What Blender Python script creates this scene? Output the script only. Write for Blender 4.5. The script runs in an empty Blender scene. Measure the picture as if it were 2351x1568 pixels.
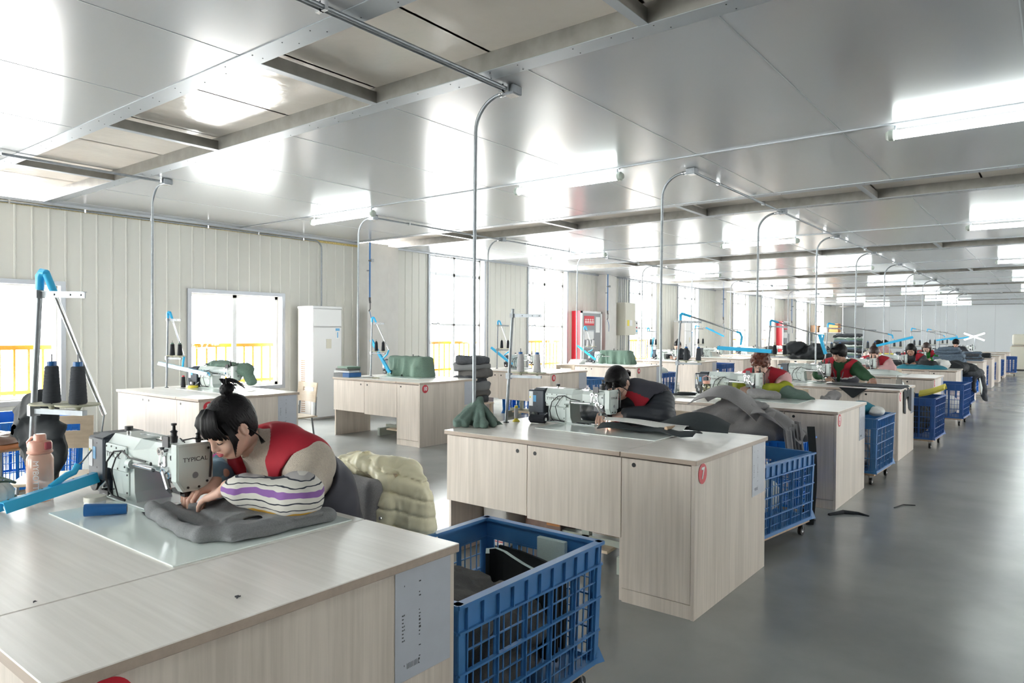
import bpy, bmesh, math, random
import numpy as np
from mathutils import Vector, Matrix
PI = math.pi
S = bpy.context.scene
COL = S.collection
R_ = math.radians
# ---------------------------------------------------------------- camera
yaw, pitch, roll = R_(37.964), R_(-0.740), R_(0.3285)
F_ = Vector((-math.sin(yaw)*math.cos(pitch), math.cos(yaw)*math.cos(pitch), math.sin(pitch)))
Rr = Vector((math.cos(yaw), math.sin(yaw), 0)); Uu = Rr.cross(F_)
R2 = Rr*math.cos(roll) + Uu*math.sin(roll); U2 = -Rr*math.sin(roll) + Uu*math.cos(roll)
cam_d = bpy.data.cameras.new('camera'); cam = bpy.data.objects.new('camera', cam_d); COL.objects.link(cam)
cam.matrix_world = Matrix(((R2.x, U2.x, -F_.x, 0), (R2.y, U2.y, -F_.y, 0), (R2.z, U2.z, -F_.z, 1.3905), (0, 0, 0, 1)))
cam_d.sensor_width = 36.0; cam_d.lens = 36.0*1606.9/2351; cam_d.clip_start = .05; cam_d.clip_end = 200
S.camera = cam
# ---------------------------------------------------------------- world, exposure
S.view_settings.view_transform = 'Standard'; S.view_settings.look = 'None'
S.view_settings.gamma = 1.0; S.view_settings.use_curve_mapping = False
S.view_settings.exposure = 1.46
S.cycles.use_denoising = True
S.cycles.max_bounces = 9; S.cycles.diffuse_bounces = 5; S.cycles.glossy_bounces = 4; S.cycles.transmission_bounces = 4
S.cycles.transparent_max_bounces = 10
S.cycles.caustics_reflective = False; S.cycles.caustics_refractive = False
S.cycles.sample_clamp_indirect = 6.0
W = bpy.data.worlds.new('World'); S.world = W; W.use_nodes = True
bg = W.node_tree.nodes['Background']; bg.inputs[0].default_value = (1.0, .985, .96, 1); bg.inputs[1].default_value = 8.5
sun_d = bpy.data.lights.new('daylight', 'SUN'); sun_d.energy = 9.0; sun_d.angle = R_(55); sun_d.color = (1, .98, .95)
sun_o = bpy.data.objects.new('daylight', sun_d); COL.objects.link(sun_o); sun_o.rotation_euler = Vector((1, .25, -.50)).to_track_quat('-Z', 'Y').to_euler()

# ---------------------------------------------------------------- materials
MATS = {}
def nmat(name):
    m = bpy.data.materials.new(name); m.use_nodes = True
    return m, m.node_tree.nodes, m.node_tree.links, m.node_tree.nodes['Principled BSDF']
def M(name, col, rough=.5, metal=0, spec=.5, noise=0, nscale=20, bump=0, bscale=200, emit=None, alpha=None, sheen=0, coat=0, stretch=(1, 1, 1)):
    if name in MATS: return MATS[name]
    m, N, L, B = nmat(name)
    c = (*col, 1)
    B.inputs['Base Color'].default_value = c; B.inputs['Roughness'].default_value = rough
    B.inputs['Metallic'].default_value = metal; B.inputs['Specular IOR Level'].default_value = spec
    if sheen: B.inputs['Sheen Weight'].default_value = sheen
    if coat: B.inputs['Coat Weight'].default_value = coat; B.inputs['Coat Roughness'].default_value = .1
    if emit: B.inputs['Emission Color'].default_value = (*emit[0], 1); B.inputs['Emission Strength'].default_value = emit[1]
    if alpha is not None: B.inputs['Alpha'].default_value = alpha
    tc = N.new('ShaderNodeTexCoord'); mp = N.new('ShaderNodeMapping'); L.new(tc.outputs['Object'], mp.inputs['Vector'])
    mp.inputs['Scale'].default_value = stretch
    if noise:
        n = N.new('ShaderNodeTexNoise'); n.inputs['Scale'].default_value = nscale; n.inputs['Detail'].default_value = 5
        L.new(mp.outputs[0], n.inputs['Vector'])
        r = N.new('ShaderNodeMapRange'); r.inputs[1].default_value = .3; r.inputs[2].default_value = .7
        r.inputs[3].default_value = 1-noise; r.inputs[4].default_value = 1+noise
        L.new(n.outputs['Fac'], r.inputs[0])
        x = N.new('ShaderNodeVectorMath'); x.operation = 'SCALE'; x.inputs[0].default_value = col
        L.new(r.outputs[0], x.inputs['Scale']); L.new(x.outputs[0], B.inputs['Base Color'])
    if bump:
        n = N.new('ShaderNodeTexNoise'); n.inputs['Scale'].default_value = bscale; n.inputs['Detail'].default_value = 3
        L.new(mp.outputs[0], n.inputs['Vector'])
        b = N.new('ShaderNodeBump'); b.inputs['Strength'].default_value = bump; b.inputs['Distance'].default_value = .01
        L.new(n.outputs['Fac'], b.inputs['Height']); L.new(b.outputs[0], B.inputs['Normal'])
    MATS[name] = m
    return m
def wood(name, light, dark, axis, rough=.38):
    m, N, L, B = nmat(name)
    tc = N.new('ShaderNodeTexCoord'); mp = N.new('ShaderNodeMapping')
    L.new(tc.outputs['Object'], mp.inputs['Vector'])
    sc = [55, 55, 55]; sc[axis] = 1.6; mp.inputs['Scale'].default_value = sc
    n = N.new('ShaderNodeTexNoise'); n.inputs['Scale'].default_value = 1; n.inputs['Detail'].default_value = 4; n.inputs['Roughness'].default_value = .62
    L.new(mp.outputs[0], n.inputs['Vector'])
    mp2 = N.new('ShaderNodeMapping'); sc2 = [9, 9, 9]; sc2[axis] = .9; mp2.inputs['Scale'].default_value = sc2
    L.new(tc.outputs['Object'], mp2.inputs['Vector'])
    n2 = N.new('ShaderNodeTexNoise'); n2.inputs['Scale'].default_value = 1; n2.inputs['Detail'].default_value = 3; n2.inputs['Distortion'].default_value = .6
    L.new(mp2.outputs[0], n2.inputs['Vector'])
    a = N.new('ShaderNodeMath'); a.operation = 'ADD'; L.new(n.outputs['Fac'], a.inputs[0]); L.new(n2.outputs['Fac'], a.inputs[1])
    r = N.new('ShaderNodeValToRGB'); e = r.color_ramp.elements
    e[0].position = .40; e[0].color = (*dark, 1); e[1].position = .62; e[1].color = (*light, 1)
    h = N.new('ShaderNodeMath'); h.operation = 'MULTIPLY'; h.inputs[1].default_value = .5; L.new(a.outputs[0], h.inputs[0])
    L.new(h.outputs[0], r.inputs[0]); L.new(r.outputs[0], B.inputs['Base Color'])
    B.inputs['Roughness'].default_value = rough; B.inputs['Specular IOR Level'].default_value = .45
    MATS[name] = m
    return m
WL, WD = (.76, .675, .60), (.60, .53, .465)
wood('wood_front', WL, WD, 2); wood('wood_top', (.90, .86, .81), (.80, .76, .71), 0, .28); wood('wood_edge', (.48, .39, .32), (.42, .34, .28), 0)
wood('bent_wood', (.72, .60, .46), (.62, .50, .37), 0, .35)
M('panel_wall', (.62, .615, .57), .42, noise=.02, nscale=1.5)
M('plaster', (.66, .65, .63), .8, noise=.04, nscale=6)
M('far_wall', (.62, .65, .68), .35, noise=.02, nscale=.4)
M('steel_trim', (.36, .38, .41), .35, .4)
M('galv', (.27, .29, .31), .42, .45, noise=.12, nscale=30)
M('galv_flat', (.40, .43, .46), .38, .5)
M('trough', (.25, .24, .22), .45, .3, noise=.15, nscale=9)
M('chrome', (.75, .76, .78), .14, 1)
M('dark_metal', (.06, .06, .065), .35, .6)
M('black', (.012, .012, .014), .45)
M('black_rubber', (.02, .02, .02), .7)
M('rail_yellow', (.62, .26, .004), .5)
M('white_frame', (.75, .76, .78), .3)
M('cream', (.62, .60, .52), .4)
M('white_plastic', (.78, .78, .78), .3)
M('ac_white', (.72, .73, .74), .25)
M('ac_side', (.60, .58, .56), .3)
M('lamp_blue', (.04, .50, .86), .35)
M('spool_blue', (.01, .11, .33), .4)
M('thread_grey', (.045, .05, .06), .85, bump=.4, bscale=400, stretch=(.05, .05, 1))
M('thread_light', (.50, .49, .50), .85, bump=.4, bscale=400, stretch=(.05, .05, 1))
M('thread_black', (.008, .01, .016), .8, bump=.4, bscale=400, stretch=(.05, .05, 1))
M('thread_yellow', (.72, .55, .05), .7)
M('disc_cream', (.50, .49, .36), .5)
M('crate_blue', (.05, .185, .44), .38, noise=.1, nscale=8)
M('crate_bright', (.01, .19, .66), .38)
M('crate_dark', (.018, .09, .32), .45, noise=.1, nscale=8)
M('mach_white', (.60, .66, .64), .28, coat=.3)
M('mach_plate', (.58, .65, .63), .25, coat=.3)
M('motor_dark', (.045, .055, .075), .42)
M('motor_side', (.22, .25, .31), .4)
M('label_white', (.72, .73, .74), .4)
M('label_blue', (.12, .40, .70), .4)
M('label_yellow', (.75, .62, .05), .4)
M('sign_red', (.60, .012, .03), .4)
M('sign_white', (.85, .85, .85), .4)
M('ink', (.03, .03, .035), .5)
M('paper', (.50, .53, .60), .22, spec=.6, noise=.03, nscale=12)
M('mat_green', (.88, .96, .92), .16, coat=.5)
M('cloth_grey', (.20, .205, .215), .95, noise=.12, nscale=260, bump=.35, bscale=500, sheen=.1)
M('cloth_grey_warm', (.27, .26, .265), .95, noise=.10, nscale=160, bump=.3, bscale=400, sheen=.1)
M('cloth_brown_grey', (.13, .125, .12), .95, noise=.25, nscale=500, bump=.4, bscale=600)
M('cloth_dark', (.018, .026, .030), .75, noise=.1, nscale=60, bump=.15, bscale=300)
M('cloth_black', (.008, .011, .014), .8)
M('cloth_charcoal', (.06, .065, .075), .85, noise=.2, nscale=30)
M('cloth_green', (.11, .17, .145), .95, noise=.25, nscale=300, bump=.4, bscale=500, sheen=.1)
M('cloth_cover', (.13, .20, .16), .9, noise=.15, nscale=120, bump=.2, bscale=300)
M('cloth_teal', (.015, .17, .24), .8, noise=.1, nscale=60)
M('cloth_white', (.72, .72, .70), .85, noise=.04, nscale=60)
M('cloth_slate', (.10, .14, .19), .9, noise=.2, nscale=50)
M('cloth_pale', (.55, .60, .58), .8)
M('foam', (.55, .66, .64), .8, noise=.04, nscale=200)
M('foam_yellow', (.66, .58, .10), .8)
M('leather_brown', (.20, .12, .09), .4, noise=.15, nscale=20)
M('leather_tan', (.42, .15, .05), .6)
M('skin', (.62, .39, .30), .5, noise=.05, nscale=25)
M('skin_dark', (.44, .25, .18), .5, noise=.05, nscale=25)
M('skin_pale', (.68, .45, .37), .5, noise=.05, nscale=25)
for _n in ('skin', 'skin_dark', 'skin_pale'):
    _b = MATS[_n].node_tree.nodes['Principled BSDF']
    _b.inputs['Subsurface Weight'].default_value = .12; _b.inputs['Subsurface Radius'].default_value = (.02, .008, .005); _b.inputs['Subsurface Scale'].default_value = .5
M('lips', (.42, .07, .09), .4)
M('hair', (.005, .004, .005), .52, noise=.5, nscale=40, spec=.22)
M('hair_red', (.10, .022, .010), .45, noise=.4, nscale=60)
M('hair_brown', (.03, .012, .010), .45, noise=.4, nscale=60)
M('sweater_beige', (.52, .45, .37), .95, noise=.08, nscale=150, bump=.5, bscale=350, sheen=.3)
M('vest_red', (.36, .008, .022), .8, noise=.08, nscale=20)
M('vest_grey', (.04, .04, .055), .7, noise=.08, nscale=20)
M('vest_piping', (.20, .21, .24), .6)
M('vest_white', (.65, .65, .65), .7)
M('jacket_black', (.018, .022, .03), .55)
M('pink_sweater', (.66, .40, .40), .9)
M('hoodie_pink', (.60, .36, .36), .9)
M('lime', (.32, .34, .015), .7, noise=.06, nscale=20)
M('green_sweater', (.015, .065, .025), .9, noise=.1, nscale=100)
M('green_bright', (.02, .28, .03), .8)
M('jeans', (.03, .04, .07), .9)
M('jacket_yellow', (.95, .88, .62), .45, noise=.05, nscale=15, sheen=.1)
M('box_white', (.66, .64, .62), .5)
M('box_orange', (.50, .20, .06), .6)
M('box_brown', (.33, .20, .12), .7)
M('fire_red', (.62, .02, .04), .35)
M('fire_grey', (.22, .23, .25), .3)
M('blue_pipe', (.03, .16, .42), .35)
M('ebox', (.58, .56, .48), .4)
M('pink_plastic', (.72, .36, .27), .3)
M('dirty', (.46, .42, .34), .8, noise=.3, nscale=40)
M('foam_gap', (.60, .48, .20), .9, noise=.4, nscale=60, bump=.6, bscale=60)
M('base_strip', (.30, .31, .32), .4, .4)
M('castor_grey', (.30, .31, .33), .4, .3)
M('ply', (.50, .36, .24), .7, noise=.15, nscale=30)
M('machine_green', (.42, .47, .42), .35)
M('tube_glow', (.9, .95, .95), .3, emit=((.93, 1.0, .98), 11.0))
M('led_white', (.9, .9, .9), .3, emit=((1, .98, .92), 12.0))
M('lamp_tube', (.85, .86, .87), .3)
M('lamp_lit', (.9, .9, .9), .3, emit=((1, 1, 1), 5.0))

def glass_mat(name, tint, rough=.0, mixf=.12):
    m, N, L, B = nmat(name); N.remove(B)
    o = N['Material Output']; t = N.new('ShaderNodeBsdfTransparent'); t.inputs[0].default_value = (*tint, 1)
    g = N.new('ShaderNodeBsdfGlossy'); g.inputs['Roughness'].default_value = rough
    f = N.new('ShaderNodeLayerWeight'); f.inputs[0].default_value = .5
    p = N.new('ShaderNodeMath'); p.operation = 'POWER'; p.inputs[1].default_value = 5; L.new(f.outputs['Facing'], p.inputs[0])
    a = N.new('ShaderNodeMath'); a.operation = 'MULTIPLY_ADD'; a.inputs[1].default_value = .6; a.inputs[2].default_value = mixf; a.use_clamp = True
    L.new(p.outputs[0], a.inputs[0])
    x = N.new('ShaderNodeMixShader'); L.new(a.outputs[0], x.inputs[0]); L.new(t.outputs[0], x.inputs[1]); L.new(g.outputs[0], x.inputs[2])
    L.new(x.outputs[0], o.inputs[0]); MATS[name] = m
glass_mat('glass', (.96, .98, .98), .02, .04)
M('bottle_pink', (.80, .52, .40), .12, alpha=.62, spec=.6)
glass_mat('bottle_yellow', (.93, .90, .62), .05, .15)
glass_mat('clear_plastic', (.86, .88, .88), .08, .15)
# pocket sheets: clear film over paper
def floor_mat():
    m, N, L, B = nmat('floor_concrete')
    tc = N.new('ShaderNodeTexCoord')
    n = N.new('ShaderNodeTexNoise'); n.inputs['Scale'].default_value = .9; n.inputs['Detail'].default_value = 8; n.inputs['Roughness'].default_value = .55; n.inputs['Distortion'].default_value = 0
    L.new(tc.outputs['Object'], n.inputs['Vector'])
    r = N.new('ShaderNodeValToRGB'); e = r.color_ramp.elements
    e[0].position = .3; e[0].color = (.22, .235, .235, 1); e[1].position = .7; e[1].color = (.31, .32, .315, 1); r.color_ramp.interpolation = 'EASE'
    L.new(n.outputs['Fac'], r.inputs[0])
    L.new(r.outputs[0], B.inputs['Base Color'])
    r2 = N.new('ShaderNodeMapRange'); r2.inputs[1].default_value = .3; r2.inputs[2].default_value = .7; r2.inputs[3].default_value = .20; r2.inputs[4].default_value = .34
    n2 = N.new('ShaderNodeTexNoise'); n2.inputs['Scale'].default_value = 1.7; n2.inputs['Detail'].default_value = 6
    L.new(tc.outputs['Object'], n2.inputs['Vector'])
    B.inputs['Roughness'].default_value = .24
    b = N.new('ShaderNodeBump'); b.inputs['Strength'].default_value = .03; b.inputs['Distance'].default_value = .004
    n4 = N.new('ShaderNodeTexNoise'); n4.inputs['Scale'].default_value = 5; n4.inputs['Detail'].default_value = 3
    L.new(tc.outputs['Object'], n4.inputs['Vector']); B.inputs['Specular IOR Level'].default_value = .6
    MATS['floor'] = m
floor_mat()
def ceil_mat(name, col, rough, metal, strx, bs=.05):
    m, N, L, B = nmat(name)
    tc = N.new('ShaderNodeTexCoord'); mp = N.new('ShaderNodeMapping'); mp.inputs['Scale'].default_value = strx
    L.new(tc.outputs['Object'], mp.inputs['Vector'])
    n = N.new('ShaderNodeTexNoise'); n.inputs['Scale'].default_value = 2.2; n.inputs['Detail'].default_value = 4
    L.new(mp.outputs[0], n.inputs['Vector'])
    b = N.new('ShaderNodeBump'); b.inputs['Strength'].default_value = bs; b.inputs['Distance'].default_value = .03
    L.new(n.outputs['Fac'], b.inputs['Height']); L.new(b.outputs[0], B.inputs['Normal'])
    B.inputs['Base Color'].default_value = (*col, 1); B.inputs['Roughness'].default_value = rough; B.inputs['Metallic'].default_value = metal
    B.inputs['Specular IOR Level'].default_value = .7
    MATS[name] = m
ceil_mat('ceiling_panel', (.50, .505, .52), .20, .25, (1, .35, 1), .035)
ceil_mat('skylight_sheet', (.82, .75, .67), .16, 0, (1.5, 1.5, 1), .25)

# ---------------------------------------------------------------- mesh helpers
class MB:
    def __init__(s): s.v = []; s.f = []; s.m = []; s.mats = []; s.cur = 0
    def mat(s, name):
        m = MATS[name]
        if m not in s.mats: s.mats.append(m)
        s.cur = s.mats.index(m); return s
    def add(s, vs, fs, mi=None):
        o = len(s.v); s.v += [tuple(v) for v in vs]
        for f in fs: s.f.append([i+o for i in f]); s.m.append(s.cur if mi is None else mi)
        return s
    def box(s, x0, x1, y0, y1, z0, z1, M4=None):
        vs = [Vector((x, y, z)) for z in (z0, z1) for x, y in ((x0, y0), (x1, y0), (x1, y1), (x0, y1))]
        if M4 is not None: vs = [M4 @ v for v in vs]
        return s.add(vs, [(3, 2, 1, 0), (4, 5, 6, 7), (0, 1, 5, 4), (1, 2, 6, 5), (2, 3, 7, 6), (3, 0, 4, 7)])
    def bbox(s, x0, x1, y0, y1, z0, z1, b=.003, M4=None):
        "box with chamfered edges"
        X, Y, Z = (x0, x1), (y0, y1), (z0, z1); sg = (1, -1)
        vs = []; idx = {}
        for i in (0, 1):
            for j in (0, 1):
                for k in (0, 1):
                    for a in range(3):
                        p = [X[i]+sg[i]*b, Y[j]+sg[j]*b, Z[k]+sg[k]*b]
                        p[a] = (X[i], Y[j], Z[k])[a]
                        idx[i, j, k, a] = len(vs); vs.append(Vector(p))
        if M4 is not None: vs = [M4 @ v for v in vs]
        fs = []
        for i in (0, 1):
            q = [idx[i, j, k, 0] for j, k in ((0, 0), (1, 0), (1, 1), (0, 1))]; fs.append(q if i else q[::-1])
            q = [idx[j, i, k, 1] for j, k in ((0, 0), (1, 0), (1, 1), (0, 1))]; fs.append(q[::-1] if i else q)
            q = [idx[j, k, i, 2] for j, k in ((0, 0), (1, 0), (1, 1), (0, 1))]; fs.append(q if i else q[::-1])
        for i in (0, 1):
            for j in (0, 1):
                fs.append([idx[i, j, 0, 0], idx[i, j, 1, 0], idx[i, j, 1, 1], idx[i, j, 0, 1]][::(1 if i == j else -1)])
                fs.append([idx[i, 0, j, 0], idx[i, 1, j, 0], idx[i, 1, j, 2], idx[i, 0, j, 2]][::(-1 if i == j else 1)])
                fs.append([idx[0, i, j, 1], idx[1, i, j, 1], idx[1, i, j, 2], idx[0, i, j, 2]][::(1 if i == j else -1)])
        for i in (0, 1):
            for j in (0, 1):
                for k in (0, 1):
                    t = [idx[i, j, k, a] for a in range(3)]; fs.append(t if (i+j+k) % 2 else t[::-1])
        return s.add(vs, fs)
    def tube(s, pts, r, n=8, cap=True, r1=None):
        pts = [Vector(p) for p in pts]; k = len(pts); rs = r if isinstance(r, (list, tuple)) else [r+(r1-r)*i/(k-1) if r1 is not None else r for i in range(k)]
        o = len(s.v); up = None
        for i, p in enumerate(pts):
            t = (pts[min(i+1, k-1)]-pts[max(i-1, 0)])
            if t.length < 1e-9: t = Vector((0, 0, 1))
            t.normalize()
            if up is None:
                up = Vector((0, 0, 1)) if abs(t.z) < .9 else Vector((1, 0, 0))
            a = t.cross(up)
            if a.length < 1e-6: a = t.cross(Vector((.3, 1, .2)))
            a.normalize(); b = a.cross(t).normalized(); up = b
            for j in range(n):
                q = 2*PI*j/n; s.v.append(tuple(p+(a*math.cos(q)+b*math.sin(q))*rs[i]))
        for i in range(k-1):
            for j in range(n):
                s.f.append([o+i*n+j, o+i*n+(j+1) % n, o+(i+1)*n+(j+1) % n, o+(i+1)*n+j]); s.m.append(s.cur)
        if cap:
            s.f.append([o+j for j in range(n)][::-1]); s.m.append(s.cur)
            s.f.append([o+(k-1)*n+j for j in range(n)]); s.m.append(s.cur)
        return s
    def cyl(s, c, r, h, axis='z', n=20, r1=None):
        c = Vector(c); d = {'x': Vector((1, 0, 0)), 'y': Vector((0, 1, 0)), 'z': Vector((0, 0, 1))}[axis]
        return s.tube([c, c+d*h], [r, r if r1 is None else r1], n)
    def lathe(s, prof, c=(0, 0, 0), n=24, M4=None):
        o = len(s.v)
        for (r, z) in prof:
            for j in range(n):
                q = 2*PI*j/n; v = Vector((c[0]+r*math.cos(q), c[1]+r*math.sin(q), c[2]+z))
                if M4 is not None: v = M4 @ v
                s.v.append(tuple(v))
        for i in range(len(prof)-1):
            for j in range(n):
                s.f.append([o+i*n+j, o+i*n+(j+1) % n, o+(i+1)*n+(j+1) % n, o+(i+1)*n+j]); s.m.append(s.cur)
        if prof[0][0] > 1e-5: s.f.append([o+j for j in range(n)][::-1]); s.m.append(s.cur)
        if prof[-1][0] > 1e-5: s.f.append([o+(len(prof)-1)*n+j for j in range(n)]); s.m.append(s.cur)
        return s
    def prism(s, poly, axis, a, b, M4=None):
        "poly: 2D points in the plane normal to axis; extruded a..b"
        def p3(u, v, w): return Vector({'x': (w, u, v), 'y': (u, w, v), 'z': (u, v, w)}[axis])
        n = len(poly); vs = [p3(u, v, a) for u, v in poly]+[p3(u, v, b) for u, v in poly]
        if M4 is not None: vs = [M4 @ v for v in vs]
        fs = [list(range(n))[::-1], list(range(n, 2*n))]+[[i, (i+1) % n, n+(i+1) % n, n+i] for i in range(n)]
        if axis == 'y': fs = [f[::-1] for f in fs]
        return s.add(vs, fs)
    def build(s, name, parent=None, mat=None, smooth=None, loc=None, rz=None, bevel=0):
        me = bpy.data.meshes.new(name); me.from_pydata([tuple(v) for v in s.v], [], s.f); me.validate()
        if mat: me.materials.append(MATS[mat])
        else:
            for m in s.mats: me.materials.append(m)
        if not mat and len(s.mats) > 1 and len(me.polygons) == len(s.m): me.polygons.foreach_set('material_index', s.m)
        o = bpy.data.objects.new(name, me); COL.objects.link(o)
        if parent: o.parent = parent
        if loc is not None: o.location = loc
        if rz is not None: o.rotation_euler = (0, 0, rz)
        if smooth is not None:
            me.polygons.foreach_set('use_smooth', [True]*len(me.polygons))
            if smooth < 180:
                try: me.set_sharp_from_angle(angle=R_(smooth))
                except Exception: pass
        return o
def tag(o, label=None, cat=None, group=None, kind=None):
    if label: o['label'] = label
    if cat: o['category'] = cat
    if group: o['group'] = group
    if kind: o['kind'] = kind
    return o
def empty(name, loc=(0, 0, 0), rz=0, label=None, cat=None, group=None):
    o = bpy.data.objects.new(name, None); COL.objects.link(o); o.location = loc; o.rotation_euler = (0, 0, rz); o.empty_display_size = .1
    return tag(o, label, cat, group)
def kids(o): return [c for c in bpy.data.objects if c.parent == o]
def copy_tree(o, loc=None, rz=None, label=None, group=None, parent=None, _k=None):
    c = o.copy(); COL.objects.link(c)
    if parent: c.parent = parent
    if loc is not None: c.location = loc
    if rz is not None: c.rotation_euler = (0, 0, rz)
    if label: c['label'] = label
    if group: c['group'] = group
    for ch in kids(o): copy_tree(ch, parent=c)
    return c
def struct(o): o['kind'] = 'structure'; return o
def text(name, s, size, parent, mat, loc, rot, depth=.0008, align='CENTER', bold=0, sx=1):
    cu = bpy.data.curves.new(name, 'FONT'); cu.body = s; cu.size = size; cu.extrude = depth; cu.align_x = align; cu.align_y = 'CENTER'; cu.offset = bold
    cu.materials.append(MATS[mat])
    tmp = bpy.data.objects.new('tmp', cu); COL.objects.link(tmp); bpy.context.view_layer.update()
    me = bpy.data.meshes.new_from_object(tmp.evaluated_get(bpy.context.evaluated_depsgraph_get())); me.name = name
    bpy.data.objects.remove(tmp)
    o = bpy.data.objects.new(name, me); COL.objects.link(o); o.parent = parent; o.location = loc; o.rotation_euler = rot; o.scale = (sx, 1, 1)
    return o
# ---------------------------------------------------------------- the hall
HC, XW, YF, XR, YB = 2.93, -9.66, 42.9, 7.6, -6.2
Y0s = 3.192; PIT = 2.7324; XE = -1.37; XE2 = -6.02; DW = 1.04; DL = 1.63; HD = .78
struct(MB().mat('floor').box(XW-.3, XR+.3, YB-.3, YF+.3, -.12, 0).build('floor'))
# windows on the left wall: (y0, y1, z0, z1)
wins = [(-4.35, -2.85, .55, 1.93), (-1.15, .35, .55, 1.93), (1.87, 3.36, .55, 1.93), (5.0, 6.46, .55, 1.93)]
for k in range(4):
    b = 8.05*k
    wins += [(9.76+b, 11.38+b, .38, 2.93), (12.98+b, 14.56+b, .38, 2.93)]
def ribbed_wall(mb, X, sgn, y0, y1, openings, z0=0, z1=HC, pitch=.178):
    """vertical trapezoid ribs every pitch along Y; openings cut through"""
    ys = {y0, y1}
    y = y0
    while y < y1:
        for d in (0, .006, .020, .026): 
            if y+d < y1: ys.add(round(y+d, 4))
        y += pitch
    for (a, b, c, d) in openings: ys.add(a); ys.add(b)
    ys = sorted(ys)
    def off(y):
        t = (y-y0) % pitch
        return .009 if .004 < t < .022 else 0
    for a, b in zip(ys[:-1], ys[1:]):
        if b-a < 1e-5: continue
        xa, xb = X+sgn*off(a), X+sgn*off(b); mid = (a+b)/2
        spans = [(z0, z1)]
        for (oa, ob, oc, od) in openings:
            if oa-1e-6 <= mid <= ob+1e-6: spans = [(z0, oc)]+([(od, z1)] if od < z1-.01 else [])
        for (c, d) in spans:
            if d > c: mb.add([(xa, a, c), (xb, b, c), (xb, b, d), (xa, a, d)], [(0, 1, 2, 3)] if sgn > 0 else [(3, 2, 1, 0)])
mb = MB().mat('panel_wall'); ribbed_wall(mb, XW, 1, YB, YF, wins)
for (a, b, c, d) in wins:   # reveals through the wall thickness
    for q in ([(XW, a, c), (XW, b, c), (XW-.18, b, c), (XW-.18, a, c)], [(XW, a, d), (XW, b, d), (XW-.18, b, d), (XW-.18, a, d)],
              [(XW, a, c), (XW, a, d), (XW-.18, a, d), (XW-.18, a, c)], [(XW, b, c), (XW, b, d), (XW-.18, b, d), (XW-.18, b, c)]):
        mb.add(q, [(0, 1, 2, 3)])
struct(mb.build('wall_left'))
mb = MB().mat('far_wall')
for i in range(15):
    x0 = XW+i*1.19
    mb.box(x0+.004, min(x0+1.186, XR), YF, YF+.1, 0, HC)
mb.mat('steel_trim').box(XW, XR, YF+.02, YF+.12, 0, HC)
struct(mb.build('wall_far'))
fill_winb = [(-8.9, -6.3), (-5.3, -2.7)]  # unseen back windows, added to bring more daylight onto the near desks
mb = MB().mat('panel_wall').box(XW-.2, XR+.2, YB-.1, YB, 0, .5).box(XW-.2, XR+.2, YB-.1, YB, 2.75, HC)
for a, b in zip([XW-.2]+[w[1] for w in fill_winb], [w[0] for w in fill_winb]+[XR+.2]): mb.box(a, b, YB-.1, YB, .5, 2.75)
struct(mb.build('wall_back'))
for i, (a, b) in enumerate(fill_winb):
    w = MB().mat('white_frame')
    for (q0, q1, r0, r1) in ((a, a+.05, .5, 2.75), (b-.05, b, .5, 2.75), (a+.05, b-.05, .5, .55), (a+.05, b-.05, 2.7, 2.75), ((a+b)/2-.03, (a+b)/2+.03, .55, 2.7)): w.box(q0, q1, YB-.08, YB-.03, r0, r1)
    w = struct(w.build('window_%d' % (i+31)))
    MB().mat('glass').box(a+.05, b-.05, YB-.06, YB-.055, .55, 2.7).build('window_pane', w)
fill_winr = [(2.0+k*4.02, 3.6+k*4.02, .6, 2.5) for k in range(1, 10)]  # windows added in the unseen right wall to balance the light
mb = MB().mat('panel_wall'); ribbed_wall(mb, XR, -1, YB, YF, fill_winr, pitch=.5); struct(mb.build('wall_right'))
# outer window frames, panes and guard rails
for i, (a, b, c, d) in enumerate(wins):
    short = d < 2.5
    fr = MB().mat('steel_trim'); t = .055
    for (q0, q1, r0, r1) in ((a-t, a, c-t, d+t), (b, b+t, c-t, d+t), (a, b, d, d+t) if short else (a, b, d-.03, d-.001), (a, b, c-t, c)):
        if not short: r1 = min(r1, HC-.001)
        fr.box(XW+.001, XW+.03, q0, q1, max(r0, .01), r1)
    w = struct(fr.build('window_%d' % (i+1)))
    g = MB().mat('white_frame'); s_ = .045; xx = XW-.10
    for (q0, q1) in ((a, a+s_), (b-s_, b), ((a+b)/2-.03, (a+b)/2+.03)): g.box(xx-.04, xx, q0, q1, c, d)
    for (r0, r1) in ((c, c+s_), (d-s_, d)) + (() if short else ((2.52, 2.58), (1.52, 1.56))): g.box(xx-.04, xx, a, b, r0, r1)
    g.build('window_frame', w)
    MB().mat('glass').box(xx-.022, xx-.018, a+.02, b-.02, c+.02, d-.02).build('window_pane', w)
for i, (a, b, c, d) in enumerate(fill_winr):  # frames and panes of the added right-hand windows
    w = MB().mat('white_frame')
    for (q0, q1, r0, r1) in ((a, a+.05, c, d), (b-.05, b, c, d), (a, b, c, c+.05), (a, b, d-.05, d), ((a+b)/2-.03, (a+b)/2+.03, c, d)): w.box(XR+.03, XR+.08, q0, q1, r0, r1)
    w = struct(w.build('window_%d' % (i+13)))
    MB().mat('glass').box(XR+.05, XR+.055, a, b, c, d).build('window_pane', w)
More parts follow.
